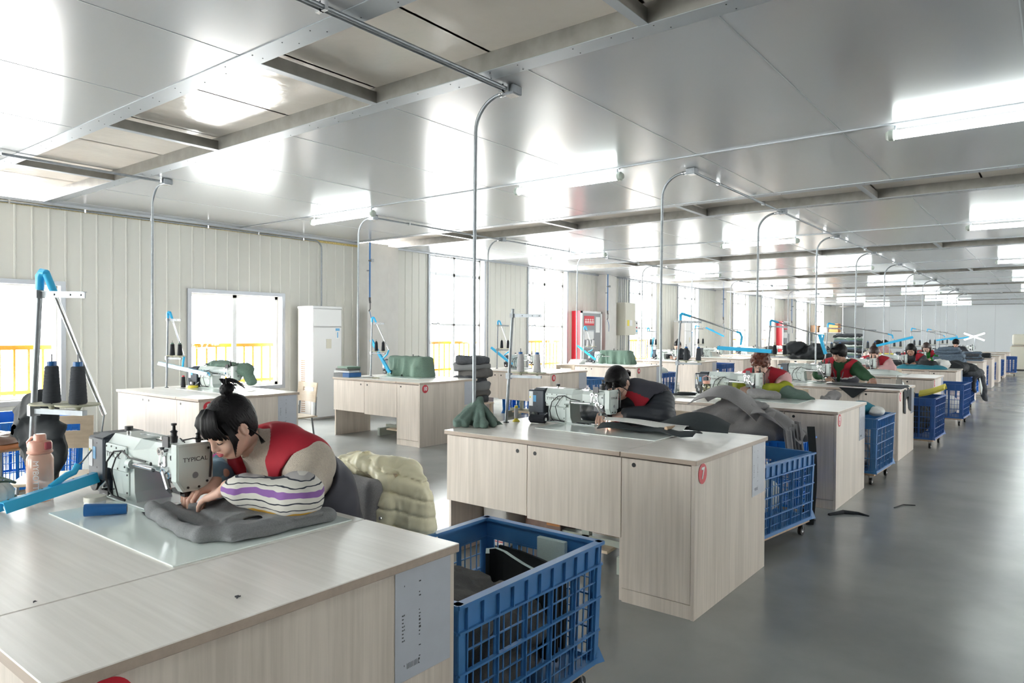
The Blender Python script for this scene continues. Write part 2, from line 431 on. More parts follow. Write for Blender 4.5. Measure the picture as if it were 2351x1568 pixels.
# yellow guard rail outside each bay
for (k, a, b) in ((0, -6, .9), (1, .9, 8.0), (2, 8.9, 16.0), (3, 16.9, 24.1), (4, 25, 32.2), (5, 33, 42)):
    x = XW-.32; top = 1.18
    r = tag(MB().mat('rail_yellow').box(x-.025, x+.025, a, b, top-.035, top+.02).box(x-.02, x+.02, a, b, .60, .645).build('guard_rail', None),
            ['yellow guard rail outside the leftmost windows', 'yellow guard rail outside the low window beside the floor air conditioner',
             'yellow guard rail outside the tall windows beyond the first white pillar', 'yellow guard rail outside the windows behind the electrical box',
             'yellow guard rail outside the windows behind the far row desks', 'yellow guard rail outside the farthest windows'][k], 'railing', 'yellow guard rails')
    y = a+.1
    bal = MB().mat('rail_yellow')
    while y < b: bal.tube([(x, y, .0), (x, y, top)], .016, 6); y += .152
    bal.build('balusters', r)
# white pillars against the wall
for k in range(5):
    y = 7.99+8.05*k
    mb = MB().mat('plaster').box(XW, XW+.26, y, y+.47, 0, HC)
    mb.mat('plaster').box(XW, XW+.10, y+.47, y+.86, 0, HC)
    struct(mb.build('trim_%d' % (k+1)))
# dirty mortar strip and skirting duct along the left wall
struct(MB().mat('base_strip').box(XW+.002, XW+.05, YB, 7.98, 0, .09).build('baseboard_left'))
struct(MB().mat('steel_trim').box(XW+.012, XW+.06, YB, 7.98, HC-.035, HC-.001).box(XW+.012, XW+.05, 8.5, YF, HC-.03, HC-.001).mat('foam_gap').box(XW+.002, XW+.012, YB, 7.98, HC-.07, HC-.035).build('trim_6'))
# ---------------------------------------------------------------- ceiling with recessed skylight troughs
T1, TP, TW, TX, TXP, TD = 3.165, 5.6314, .872, -1.653, 2.0104, .105
tro = [(T1-TW+TP*k, T1+TP*k) for k in range(-1, 8) if T1+TP*k < YF]
xe0 = -9.66
cm = MB().mat('ceiling_panel'); edges = [YB-.1]
for a, b in tro: edges += [a, b]
edges.append(YF+.1)
for i in range(0, len(edges), 2): cm.add([(XW-.2, edges[i], HC), (XR+.2, edges[i], HC), (XR+.2, edges[i+1], HC), (XW-.2, edges[i+1], HC)], [(0, 1, 2, 3)])
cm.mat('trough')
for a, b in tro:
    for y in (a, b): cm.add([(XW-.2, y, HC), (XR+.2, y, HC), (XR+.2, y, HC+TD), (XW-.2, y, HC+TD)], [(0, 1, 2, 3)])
cm.mat('ceiling_panel').box(XW-.3, XR+.3, YB-.3, YF+.3, HC+TD+.02, HC+TD+.1)
ceil = struct(cm.build('ceiling'))
sk = MB().mat('skylight_sheet')
for a, b in tro:
    x = XW
    while x < XR:
        dz = .006*((int(x*10)) % 2)
        sk.add([(x, a, HC+TD-dz), (x+1.02, a, HC+TD-dz), (x+1.02, b, HC+TD-dz), (x, b, HC+TD-dz)], [(0, 1, 2, 3)]); x += 1.0
sk.build('skylight_sheet', ceil)
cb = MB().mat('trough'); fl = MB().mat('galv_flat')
rv = MB().mat('dark_metal')
random.seed(3)
for k, (a, b) in enumerate(tro):
    for j in range(-5, 5):
        x = TX-TXP*j
        if XW < x < XR:
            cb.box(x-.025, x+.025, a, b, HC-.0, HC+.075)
            fl.box(x-.025, x+.03, a, b, HC-.004, HC-.0005)
    fl.box(XW, XR, a-.135, a, HC-.005, HC-.0005); fl.box(XW, XR, b, b+.125, HC-.005, HC-.0005)
    if k < 4:
        for j in range(60):
            x = XW+j*.29+random.uniform(-.03, .03)
            for y in (a-.1, a-.04, b+.03, b+.10):
                if random.random() < .75: rv.cyl((x+random.uniform(-.05, .05), y, HC-.0075), .0035, .003, 'z', 6)
cb.build('crossbars', ceil); fl.build('flange_strips', ceil); rv.build('rivets', ceil)
# seams between panels
sm = MB().mat('steel_trim')
for i in range(len(edges)//2):
    x = -9.4+ (.0)
    while x < XR:
        sm.box(x-.0035, x+.0035, edges[2*i]+(.13 if i else 0), edges[2*i+1]-.135, HC-.002, HC+.001); x += 1.155
sm.mat('galv_flat')
for k in range(-2, 7): 
    y = 5.74+TP*k; sm.box(XW, XR, y-.014, y+.014, HC-.010, HC-.0005)
sm.build('panel_seams', ceil)
# ---------------------------------------------------------------- tube lights
def make_tube_light():
    t = empty('tube_light', (0, 0, 0))
    L = 1.27
    MB().mat('tube_glow').tube([(.04, 0, 0), (L-.04, 0, 0)], .033, 16).build('diffuser', t, smooth=60)
    for sx in (0, 1):
        x = L*sx; s = 1 if sx == 0 else -1
        MB().mat('machine_green').tube([(x, 0, 0), (x+s*.015, 0, 0), (x+s*.018, 0, 0), (x+s*.05, 0, 0)], [.026, .036, .041, .041], 14).build('end_cap', t, smooth=40)
        MB().mat('galv').tube([(x+s*.06, 0, .03), (x+s*.06, 0, .075)], .008, 8).box(x+s*.06-.02, x+s*.06+.02, -.02, .02, .068, .0765).build('hanger', t)
    return t
ltag = {0: 'second column from the window wall', 1: 'column nearest the window wall', -1: 'column over the aisle', -2: 'column right of the aisle', -3: 'rightmost column'}
ordn = ['first', 'second', 'third', 'fourth', 'fifth', 'sixth', 'seventh', 'eighth']
proto = make_tube_light(); used = False
LX, LP, LY, LZ = -3.212, 3.463, 5.779, 2.853
for j in (0, 1, -1, -2):
    for i in range(-2, 7):
        loc = (LX-j*LP-1.27, LY+TP*i, LZ)
        lab = 'glowing tube light under the ceiling, %s in the %s' % (ordn[max(i, 0)], ltag[j])
        if j == -2 and i < 1: continue
        if i < 0: lab = 'glowing tube light overhead %s the camera, %s' % ('just behind' if i == -1 else 'well behind', ltag[j])
        o = proto if not used else copy_tree(proto)
        used = True; o.location = loc; tag(o, lab, 'light', 'tube lights under the ceiling')
# ---------------------------------------------------------------- conduits, junction boxes, drop poles
XB, YB0, XB2 = -2.7136, 3.4635, -7.1786
def make_drop():
    t = empty('conduit_drop')
    jb = MB().mat('galv').bbox(-.045, .045, -.045, .045, -.055, .0, .004).build('junction_box', t)
    MB().mat('chrome').box(-.035, .035, -.035, .035, -.058, -.055).build('box_cover', jb)
    pts = [(-.04, 0, -.03), (-.09, 0, -.03)]
    for i in range(9):
        a = PI/2*i/8; pts.append((-.09-.21*math.sin(a), 0, -.03-.21*(1-math.cos(a))))
    pts.append((-.305, 0, -1.2)); pts.append((-.30, 0, -(HC-.002-HD)+.001))
    MB().mat('galv').tube(pts, .0125, 10).build('drop_pole', t, smooth=60)
    MB().mat('chrome').tube([(-.04, 0, -.03), (-.075, 0, -.03)], .018, 10).tube([(-.085, 0, -.03), (-.10, 0, -.031)], .016, 10).build('connector', t, smooth=40)
    return t
dp = make_drop(); used = False
nums1 = ['5', '7', '9', '11', '13', '15', '17', '19', '21', '23', '25', '27']
for row, xb in ((0, XB), (1, XB2)):
    for k in range(0, 11):
        if row == 1 and k > 9: continue
        lab = (['tall steel conduit dropping to the green cloth on the nearest whole desk', 'steel conduit dropping behind the glasses woman, onto the auburn haired woman\'s desk', 'steel conduit dropping right of the auburn haired woman'][k] if k < 3 else 'thin steel conduit dropping to the aisle row, %s from the camera' % ['', '', '', 'fourth', 'fifth', 'sixth', 'seventh', 'eighth', 'ninth', 'tenth', 'eleventh', 'twelfth'][k]) if row == 0 else \
              (['steel conduit dropping left of the low window', 'steel conduit dropping between the air conditioner and the blue pipe', 'steel conduit dropping between the two tall windows'][k] if k < 3 else 'thin steel conduit dropping to the window row, %s from the camera' % ['', '', '', 'fourth', 'fifth', 'sixth', 'seventh', 'eighth', 'ninth', 'tenth', 'eleventh', 'twelfth'][k])
        o = dp if not used else copy_tree(dp); used = True
        o.location = (xb, YB0+PIT*k, HC-.002); tag(o, lab, 'conduit', 'power drops to the sewing desks')
def conduit(name, x, y0, y1, lab, r=.0125, z=HC-.03):
    t = empty(name, (x, y0, z), 0, lab, 'conduit', 'conduit runs under the ceiling')
    MB().mat('galv').tube([(0, 0, 0), (0, y1-y0, 0)], r, 8).build('pipe', t, smooth=60)
    y = .6
    while y < min(y1-y0, 16):
        MB().mat('chrome').box(-.02, .02, y-.01, y+.01, -.018, .029).build('clip', t); y += 1.36
conduit('ceiling_conduit', XB, -4, YB0-.045, 'double steel conduit running overhead to the nearest drop pole')
conduit('ceiling_conduit', XB-.03, -4, YB0-.045, 'thinner steel conduit hugging the one overhead', .010)
conduit('ceiling_conduit', XB, YB0+PIT+.045, YB0+PIT*10-.045, 'long steel conduit joining the aisle row drops')
conduit('ceiling_conduit', XB2, -4, YB0-.045, 'steel conduit at upper left ending above the low windows')
conduit('ceiling_conduit', XB2, YB0+PIT+.045, YB0+PIT*10-.045, 'steel conduit joining the window row drops')
# pipe on the left wall down to the air conditioner
t = empty('wall_conduit', (XW+.075, -4, HC-.06), 0, 'steel pipe along the top of the ribbed wall bending down to the air conditioner', 'conduit')
pts = [(0, 0, 0), (0, 11.05, 0)]
for i in range(1, 9):
    a = PI/2*i/8; pts.append((0, 11.05+.12*math.sin(a), -.12*(1-math.cos(a))))
pts.append((0, 11.17, -(HC-.06-1.80)))
MB().mat('galv').tube(pts, .013, 8).build('pipe', t, smooth=60)
for i in range(14): MB().mat('chrome').box(-.03, .018, .4+i*.8, .42+i*.8, -.02, .02).build('clip', t)
# blue air pipes on the pillars
for k in range(4):
    y = 8.2+8.05*k; x = XW+.33
    t = empty('air_pipe', (x, y-.22, HC), 0, 'blue compressed air pipe on the %s white pillar' % ordn[k], 'pipe', 'blue pipes on the pillars')
    MB().mat('blue_pipe').tube([(0, 0, -.001), (0, 0, -.95)], .014, 8).build('pipe', t, smooth=60)
    MB().mat('galv').tube([(-.02, 0, -.32), (.06, 0, -.32)], .018, 8).box(.05, .07, -.03, .03, -.345, -.295).build('valve', t)
    MB().mat('dark_metal').tube([(0, 0, -.95), (.0, 0, -1.0), (.01, 0, -1.05)], .018, 8).tube([(.01, 0, -1.05), (.01, 0, -1.15), (.0, -.02, -1.19)], .009, 8).build('hose_coupling', t)
    MB().mat('blue_pipe').tube([(0, 0, -1.19), (.04, .01, -1.35), (.02, .03, -1.5)], .006, 6).build('hose', t)
    MB().mat('galv').box(-.07, .0, -.012, .012, -.5, -.48).build('bracket', t)
# ropes beside the tall windows
for k in range(3):
    for j, yy in enumerate((9.85, 13.05)):
        if k == 0 or j == 0:
            t = empty('window_crank', (XW+.06, yy+8.05*k, 1.55), 0, 'window crank hanging from a thin rod at the %s tall window' % ordn[2*k+j], 'window crank', 'cranks beside the tall windows')
            MB().mat('galv').tube([(.02, 0, HC-1.56), (.02, 0, .05), (.02, 0, 0)], .006, 6).build('rod', t)
            MB().mat('galv').tube([(-.03, -.07, .01), (.0, -.02, .0), (.03, .02, 0), (.03, .05, .02)], .012, 8).tube([(.03, .05, .02), (.03, .09, 0)], .018, 8).build('crank_handle', t)
# ---------------------------------------------------------------- things on the left wall
def ac_unit(y, lab, parent=None):
    t = empty('air_conditioner', (XW+.52, y, 0), 0, lab, 'air conditioner', 'floor air conditioners')
    x0, x1, w, h = -.40, 0, .56, 1.79
    MB().mat('ac_side').bbox(x0, x1-.05, 0, w, .0, h, .012).build('body', t)
    MB().mat('ac_white').bbox(x1-.05, x1, 0, w, .03, h-.33, .012).build('front_panel', t)
    MB().mat('ac_white').bbox(x1-.05, x1-.002, 0, w, h-.325, h-.04, .012).build('outlet_panel', t)
    MB().mat('ac_white').bbox(x0-.005, x1+.004, -.006, w+.006, h-.04, h, .008).build('top_cap', t)
    MB().mat('ebox').box(x1-.001, x1+.003, .25, .35, 1.12, 1.27).build('display', t, 'fire_grey' if 0 else None)
    MB().mat('label_white').box(x1, x1+.002, .43, .51, 1.27, 1.44).mat('label_blue').box(x1+.002, x1+.003, .43, .51, 1.40, 1.44).mat('label_blue').box(x1+.002, x1+.003, .46, .48, 1.29, 1.38).build('energy_label', t)
    g = MB().mat('box_brown')
    for i in range(26): g.box(x0+.10, x0+.20, -.003, .0, .12+i*.032, .12+i*.032+.012)
    g.build('intake_grille', t)
    MB().mat('dark_metal').tube([(x0+.04, -.005, .08), (x0+.06, -.02, .12), (x0+.06, -.02, .18), (x0+.04, -.005, .22)], .005, 6).build('side_handle', t)
ac_unit(6.68, 'tall white floor air conditioner beside the low window')
ac_unit(21.4-.9, 'tall white floor air conditioner behind the woman in black, far along the window wall')
def fire_cab(y, lab):
    t = empty('fire_cabinet', (XW+.30, y, .60), 0, lab, 'fire cabinet', 'fire hose cabinets')
    MB().mat('fire_red').bbox(-.29, -.03, 0, 1.0, 0, 1.34, .004).build('body', t)
    MB().mat('label_white').box(-.03, 0, .0, 1.0, 0, .05).box(-.03, 0, 0, 1.0, 1.29, 1.34).box(-.03, 0, 0, .06, 0, 1.34).box(-.03, 0, .94, 1.0, 0, 1.34).build('door_frame', t)
    MB().mat('fire_grey').box(-.028, -.01, .06, .94, .05, 1.29).build('door_panel', t)
    MB().mat('sign_red').box(-.01, -.006, .14, .62, .98, 1.22).build('title_sticker', t)
    g = MB().mat('sign_white')
    for k in range(4):
        y0 = .18+k*.11
        for (a, b, c, d) in ((0, .08, .045, .06), (0, .08, .09, .105), (.032, .046, 0, .12), (0, .014, .0, .06), (.066, .08, .0, .06)): g.box(-.006, -.004, y0+a, y0+b, 1.03+c, 1.03+d)
    g.build('sticker_characters', t)
    MB().mat('label_white').box(-.01, -.005, .12, .60, .62, .86).box(-.01, -.005, .70, .9, .80, 1.2).build('notice_sheets', t)
    return t
fire_cab(14.80, 'red fire hose cabinet with grey door on the ribbed wall')
fire_cab(31.0, 'small distant red fire cabinet on the window wall')
t = empty('electrical_box', (XW+.30, 17.0, 1.33), 0, 'beige electrical control box mounted beyond the fire cabinet', 'electrical box')
MB().mat('ebox').bbox(-.29, 0, 0, .62, 0, .90, .006).build('body', t)
MB().mat('ebox').bbox(0, .012, .02, .6, .02, .88, .004).build('door', t)
MB().mat('label_yellow').box(.012, .015, .13, .24, .26, .42).mat('label_white').box(.012, .015, .27, .42, .26, .42).build('warning_label', t)
MB().mat('label_white').bbox(-.29, -.02, .62, .82, .02, .42, .004).mat('dark_metal').cyl((-.02, .72, .34), .02, .02, 'x', 8).mat('sign_red').cyl((-.02, .72, .22), .02, .02, 'x', 8).mat('lamp_blue').cyl((-.02, .72, .12), .02, .02, 'x', 8).build('switch_panel', t)
g = MB().mat('galv')
for k in range(5): g.tube([(-.22, .08+.1*k, .9), (-.22, .08+.1*k, HC-1.33-.002)], .012, 6)
for k in range(3): g.tube([(-.22, .18+.1*k, 0), (-.22, .18+.1*k, -1.32)], .012, 6)
g.build('conduits', t)
for k, (y, z) in enumerate(((14.1, 2.6), (24.6, 1.5))):
    pass
def at(px, py, ax, v):
    "point of the hall seen at a pixel of the photograph, on the plane ax = v"
    d = F_+R2*(px-1175.5)/1606.9-U2*(py-784)/1606.9
    k = 'XYZ'.index(ax); c = Vector((0, 0, 1.3905)); return c+d*((v-c[k])/d[k])
# ---------------------------------------------------------------- sewing desk
def make_desk():
    t = empty('sewing_desk')
    def top(name, x0, x1):
        mb = MB().mat('wood_top').bbox(x0, x1, -.012, DW, HD-.025, HD, .002)
        mb.mats.append(MATS['wood_edge'])
        for i, f in enumerate(mb.f):
            if all(abs(mb.v[j][2]-HD) > 1e-6 for j in f) or max(mb.v[j][2] for j in f)-min(mb.v[j][2] for j in f) > .01: mb.m[i] = 1
        return mb.build(name, t)
    top('worktop', -DL-.015, -.4035); top('cabinet_top', -.3995, .012)
    F = lambda n, *b: MB().mat('wood_front').bbox(*b, .001).build(n, t)
    F('end_panel', -.018, 0, .0, DW-.01, .0, .7545)
    d = F('cabinet_door', -.397, -.0195, .0, .018, .075, .748)
    F('plinth', -.397, -.0195, .006, .024, 0, .071)
    a = F('flap_panel', -DL, -1.0085, .0, .018, .345, .750); b = F('flap_panel', -1.0045, -.4015, .0, .018, .332, .748)
    F('side_panel', -DL, -DL+.018, .02, .62, 0, .7545); F('inner_panel', -.42, -.402, .02, DW-.02, 0, .7545)
    F('cabinet_back', -.402, -.018, DW-.03, DW-.012, .0, .7545)
    for (x, z, p) in ((-1.076, .709, a), (-.952, .708, b), (-.328, .718, d)):
        MB().mat('black').cyl((x, -.0012, z), .0115, .002, 'y', 14).build('finger_hole', p)
    # frosted glass inlay and steel machine bed
    MB().mat('mat_green').bbox(-1.26, -.42, .42, 1.0, HD+.0002, HD+.004, .001).build('glass_inlay', t)
    # under-desk machine stand
    g = MB().mat('machine_green').box(-1.35, -.50, .50, .55, .34, .39).box(-.95, -.90, .50, .54, .12, .34).box(-1.15, -.55, .50, .56, .10, .14).box(-1.15, -1.11, .35, .75, .0, .10).box(-.62, -.58, .35, .75, 0, .10)
    g.build('under_frame', t)
    MB().mat('bent_wood').box(-1.05, -.72, .42, .66, .05, .068, Matrix.Rotation(R_(4), 4, 'X')).build('foot_pedal', t)
    MB().mat('white_plastic').tube([(-1.02, .62, .34), (-1.04, .6, .2), (-1.0, .62, .06), (-1.2, .7, .006)], .004, 5).build('pedal_cable', t)
    return t
desk0 = make_desk(); desk_used = False
SIGN = {}
def desk_sign(t, num, ring=False):
    s = MB().mat('sign_red').cyl((.0005, .09, .702), .050, .002, 'x', 36).build('number_sign', t)
    if ring: MB().mat('sign_white').cyl((.0022, .09, .702), .036, .0008, 'x', 32).mat('sign_red').cyl((.003, .09, .702), .030, .0008, 'x', 32).build('ring', s)
    text('number', num, .078 if len(num) == 1 else .062, s, 'sign_white', (.0040, .09, .702), (PI/2, 0, PI/2), .0004, bold=.0025, sx=.95)
def paper_pocket(t, y0=.80, y1=1.012, z0=.455, z1=.768, marks=True):
    p = MB().mat('paper').add([], []).bbox(.0006, .0022, y0, y1, z0, z1, .0004).build('paper_pocket', t)
    if marks:
        g = MB().mat('ink'); random.seed(int(y0*1000)+7)
        w = y1-y0
        for k in range(26):
            z = z0+.03+k*(z1-z0-.06)/26
            if random.random() < .5: g.box(.0023, .0026, y0+w*.41, y0+w*(.41+random.uniform(.01, .035)), z, z+random.uniform(.002, .006))
            if .3 < k/26 < .6: g.box(.0023, .0026, y0+w*.115, y0+w*.14, z, z+.003)
            if random.random() < .25: g.box(.0023, .0026, y0+w*.15, y0+w*.16, z, z+.004)
        for k in range(9): g.box(.0023, .0026, y0+w*(.2+k*.025), y0+w*(.2+k*.025)+.0015, z0+.03, z0+.045)
        g.build('writing', p)
        MB().mat('dirty').add([], []).box(.0023, .0025, y0+w*.26, y0+w*.40, z0+.05, z1-.05).build('print_shade', p) if 0 else None
        MB().mat('label_white').cyl((.0022, (y0+y1)/2+.01, z1-.008), .009, .0006, 'x', 16).build('thumb_notch', p)
def place_desk(x, y, num, lab, group, ring=False, pocket=True):
    global desk_used
    o = desk0 if not desk_used else copy_tree(desk0); desk_used = True
    # every sign and sheet is desk-specific, so copy first, add after
    o.location = (x, y, 0); tag(o, lab, 'desk', group)
    return o
# ---------------------------------------------------------------- sewing machine
def sc_(mb, pts, r=.0035, ax='y', h=.003, mat='black'):
    mb.mat(mat)
    for p in pts: mb.cyl(p, r, h, ax, 8)
    return mb
def make_machine():
    t = empty('sewing_machine')
    # bed and pillar
    MB().mat('mach_white').bbox(-.40, -.02, -.085, .085, .0, .006, .002).build('bed', t)
    MB().mat('chrome').box(-.09, .04, -.03, .03, .006, .0075).build('needle_plate', t)
    MB().mat('mach_white').prism([(-.39, .006), (-.20, .006), (-.215, .04), (-.22, .14), (-.39, .14)], 'y', -.062, .062).build('pillar', t, bevel=0)
    # arm: chamfered beam
    prof = [(-.075, .135), (-.075, .19), (-.045, .228), (.045, .228), (.075, .19), (.075, .135)]
    prof2 = [(-.050, .13), (-.050, .20), (-.03, .222), (.05, .222), (.06, .19), (.06, .13)]
    MB().mat('mach_white').prism(prof, 'x', -.41, -.20).prism(prof2, 'x', -.20, .03).add([(-.20, -.075, .135), (-.20, -.075, .19), (-.13, -.05, .20), (-.13, -.05, .135)], [(0, 1, 2, 3)]).add([(-.20, -.075, .19), (-.20, -.045, .228), (-.13, -.03, .222), (-.13, -.05, .20)], [(0, 1, 2, 3)]).build('arm', t)
    pl = MB().mat('mach_plate').bbox(-.40, -.235, -.083, -.075, .108, .198, .003).build('side_plate', t)
    sc_(MB(), [(-.39, -.085, .188), (-.35, -.085, .190), (-.31, -.085, .188), (-.245, -.085, .186), (-.39, -.085, .12), (-.30, -.085, .116), (-.245, -.085, .128)]).build('screws', pl)
    text('lettering', 'TYPICAL', .026, pl, 'ink', (-.335, -.0838, .160), (PI/2, 0, 0), .0004, sx=1.15)
    lp = MB().mat('mach_plate').bbox(-.375, -.25, -.068, -.0625, .022, .105, .002).build('lower_plate', t)
    sc_(MB(), [(-.365, -.070, .032), (-.26, -.070, .032), (-.26, -.070, .095)]).build('screws', lp)
    sc_(MB(), [(-.17, -.060, .165), (-.12, -.053, .15)], .006, h=.006).build('oil_caps', t)
    # rear shaft
    MB().mat('mach_white').cyl((-.235, -.072, .142), .017, .03, 'x', 16).build('shaft_boss', t, smooth=40)
    MB().mat('chrome').cyl((-.21, -.072, .142), .0085, .155, 'x', 14).build('presser_shaft', t, smooth=40)
    # head
    hp = [(-.062, .235), (.055, .235), (.062, .225), (.062, .115), (.035, .078), (-.040, .078), (-.062, .115)]
    MB().mat('mach_white').prism(hp, 'x', .045, .078).prism([(-.01, .228), (.058, .228), (.058, .12), (-.01, .12)], 'x', -.07, .045).build('head', t)
    f = MB().mat('mach_plate').prism([(-.056, .228), (.050, .228), (.056, .222), (.056, .118), (.03, .086), (-.035, .086), (-.056, .118)], 'x', .078, .081).build('face_plate', t)
    text('lettering', 'TYPICAL', .020, f, 'ink', (.0815, .0, .182), (PI/2, 0, PI/2), .0003, sx=1.1)
    MB().mat('fire_grey').cyl((.0812, .0, .130), .010, .001, 'x', 18).build('dial', f)
    sc_(MB(), [(.081, .045, .215), (.081, .04, .105), (.081, -.025, .092), (.081, .012, .090)], .004, 'x').build('screws', f)
    # linkage on the back of the head
    g = MB().mat('dark_metal').box(-.06, .045, -.02, -.008, .09, .215)
    g.mat('chrome')
    for (x, z, r, d) in ((-.055, .200, .014, .045), (-.02, .198, .012, .05), (-.035, .160, .010, .05), (-.01, .140, .016, .055), (.018, .128, .011, .05), (.02, .185, .009, .04)):
        g.cyl((x, -.01-d, z), r, d, 'y', 14); g.mat('dark_metal').cyl((x, -.0105-d, z), r*.45, .002, 'y', 8).mat('chrome')
    g.tube([(-.055, -.045, .2), (-.058, -.05, .15)], .006, 8).tube([(-.035, -.05, .16), (-.01, -.06, .14)], .007, 8).tube([(-.01, -.06, .14), (.012, -.055, .085), (.008, -.045, .07)], [.011, .009, .006], 8).tube([(-.02, -.05, .198), (-.01, -.055, .14)], .006, 8)
    g.build('linkage', t, smooth=40)
    mb = MB().mat('mach_white')
    for (x, z, r) in ((-.065, .203, .017), (-.035, .205, .02), (-.02, .145, .019)): mb.cyl((x, -.035, z), r, .028, 'y', 16)
    mb.build('linkage_bosses', t, smooth=40)
    MB().mat('chrome').cyl((.0, -.005, .022), .004, .075, 'z', 8).cyl((.018, -.003, .03), .0035, .07, 'z', 8).cyl((0, -.005, .004), .001, .02, 'z', 6).build('needle_bar', t, smooth=40)
    MB().mat('chrome').tube([(-.045, -.04, .008), (-.02, -.02, .012), (.0, -.005, .02), (.0, -.004, .03)], [.003, .005, .006, .004], 8).tube([(-.04, -.012, .008), (-.012, -.004, .012), (.0, -.004, .02)], .004, 6).build('presser_foot', t, smooth=40)
    MB().mat('black').box(-.02, .05, -.035, .03, .066, .078).box(.02, .05, -.02, .03, .055, .07).build('guard', t)
    MB().mat('led_white').cyl((.030, .0, .052), .005, .004, 'z', 10).build('led_lamp', t)
    # top details
    k = MB().mat('chrome').cyl((-.335, -.03, .226), .007, .018, 'z', 10).mat('black').cyl((-.335, -.03, .243), .014, .015, 'z', 14); k.build('stitch_knob', t, smooth=40)
    MB().mat('chrome').box(-.15, -.10, -.02, .012, .222, .230).cyl((-.13, -.005, .23), .010, .008, 'z', 12).cyl((-.11, .005, .23), .006, .012, 'z', 10).tube([(-.31, 0, .229), (-.2, .01, .231), (-.15, 0, .229)], .0015, 5).build('thread_guides', t, smooth=40)
    MB().mat('dark_metal').box(-.052, -.012, -.045, -.038, .215, .252).build('thread_bracket', t)
    for (x, y, s) in ((.018, -.04, 1.0), (.062, .02, .75)):
        MB().mat('black').lathe([(.011*s, 0), (.013*s, .02*s), (.010*s, .024*s), (.010*s, .035*s), (.013*s, .037*s), (.006*s, .042*s), (.005*s, .056*s), (.009*s, .058*s), (.009*s, .064*s), (0, .065*s)], (x, y, .235), 14).build('tension_knob', t, smooth=40)
    MB().mat('black').tube([(.055, -.03, .245), (.068, .0, .25), (.075, .03, .243)], .0025, 6).tube([(.04, -.02, .238), (.05, -.035, .252), (.07, -.03, .24)], .0022, 6).tube([(.08, .05, .24), (.098, .045, .225), (.104, .04, .16), (.10, .04, .12)], .0042, 6).build('thread_hooks', t)
    # cables
    c = MB().mat('black')
    c.tube([(-.25, -.09, .185), (-.29, -.10, .18), (-.335, -.105, .14), (-.355, -.10, .08), (-.35, -.09, .03), (-.33, -.085, .012)], .0034, 6)
    c.tube([(-.25, -.09, .185), (-.275, -.10, .16), (-.31, -.10, .11), (-.30, -.09, .05), (-.28, -.09, .02), (-.25, -.08, .012)], .0026, 6)
    c.tube([(-.25, -.09, .185), (-.20, -.085, .165), (-.14, -.06, .155)], .0028, 6)
    c.tube([(-.36, -.085, .012), (-.32, -.095, .02), (-.27, -.085, .012), (-.25, -.08, .010)], .004, 6)
    c.build('cables', t, smooth=60)
    # motor
    m = MB().mat('motor_dark').bbox(-.545, -.415, -.085, .06, .055, .212, .006).bbox(-.50, -.41, -.07, .05, .02, .06, .004).prism([(-.085, .212), (-.05, .226), (.06, .226), (.06, .212)], 'x', -.50, -.42)
    m = m.build('motor_box', t)
    MB().mat('motor_side').box(-.5465, -.545, -.079, .055, .06, .206).build('motor_cover', m)
    MB().mat('label_white').box(-.5476, -.5466, -.075, -.035, .10, .20).box(-.537, -.505, -.0862, -.0852, .10, .20).mat('label_blue').box(-.5476, -.5466, -.032, -.008, .13, .175).box(-.502, -.478, -.0862, -.0852, .13, .175).mat('label_yellow').box(-.533, -.523, -.0872, -.0862, .155, .166).build('labels', m)
    sc_(MB(), [(-.47, -.0855, .10), (-.47, -.0855, .19)], .003).build('screws', m)
    MB().mat('dark_metal').cyl((-.50, -.085, .045), .035, .15, 'y', 18).mat('chrome').cyl((-.50, -.088, .045), .014, .004, 'y', 12).build('motor_hub', t, smooth=40)
    MB().mat('dark_metal').box(-.46, -.39, -.08, .0, .0, .022).mat('chrome').cyl((-.42, -.085, .03), .008, .02, 'y', 10).tube([(-.44, -.09, .02), (-.40, -.1, .04), (-.38, -.09, .06)], .004, 6).build('bobbin_winder', t)
    return t
mach0 = make_machine(); mach_used = False
def place_machine(x, y, lab, rz=R_(7), z=HD+.0045):
    global mach_used
    o = mach0 if not mach_used else copy_tree(mach0); mach_used = True
    o.location = (x, y, z); o.rotation_euler = (0, 0, rz); tag(o, lab, 'sewing machine', 'sewing machines on the desks'); return o
# ---------------------------------------------------------------- thread spools and stands
def spool_mesh(mat, core, r0=.026, r1=.019, h=.125):
    t = empty('thread_cone')
    p = [(r0*.9, 0), (r0, .004)]+[(r0+(r1-r0)*i/20+.0006*(i % 2), .004+(h-.012)*i/20) for i in range(21)]+[(r1*.8, h-.006)]
    MB().mat(mat).lathe(p, n=22).build('thread', t, smooth=50)
    MB().mat(core).lathe([(r1*.75, h-.008), (r1*.72, h+.008), (r1*.5, h+.008), (r1*.5, h-.002)], n=16).build('cone_core', t, smooth=50)
    return t
spools = {}
def spool(mat, core, loc, lab, sc=1, group='thread cones on the stands'):
    k = (mat, core)
    if k not in spools: spools[k] = o = spool_mesh(mat, core)
    else: o = copy_tree(spools[k])
    o.location = loc; o.scale = (sc, sc, sc); tag(o, lab, 'thread', group); return o
def bar(mb, a, b, w, h):
    a, b = Vector(a), Vector(b); d = b-a; L = d.length; d.normalize()
    s = d.cross(Vector((0, 0, 1)));  s = s.normalized() if s.length > 1e-4 else Vector((1, 0, 0)); u = s.cross(d)
    m = Matrix.Translation(a) @ Matrix(((d.x, s.x, u.x, 0), (d.y, s.y, u.y, 0), (d.z, s.z, u.z, 0), (0, 0, 0, 1)))
    return mb.box(0, L, -w/2, w/2, -h/2, h/2, m)
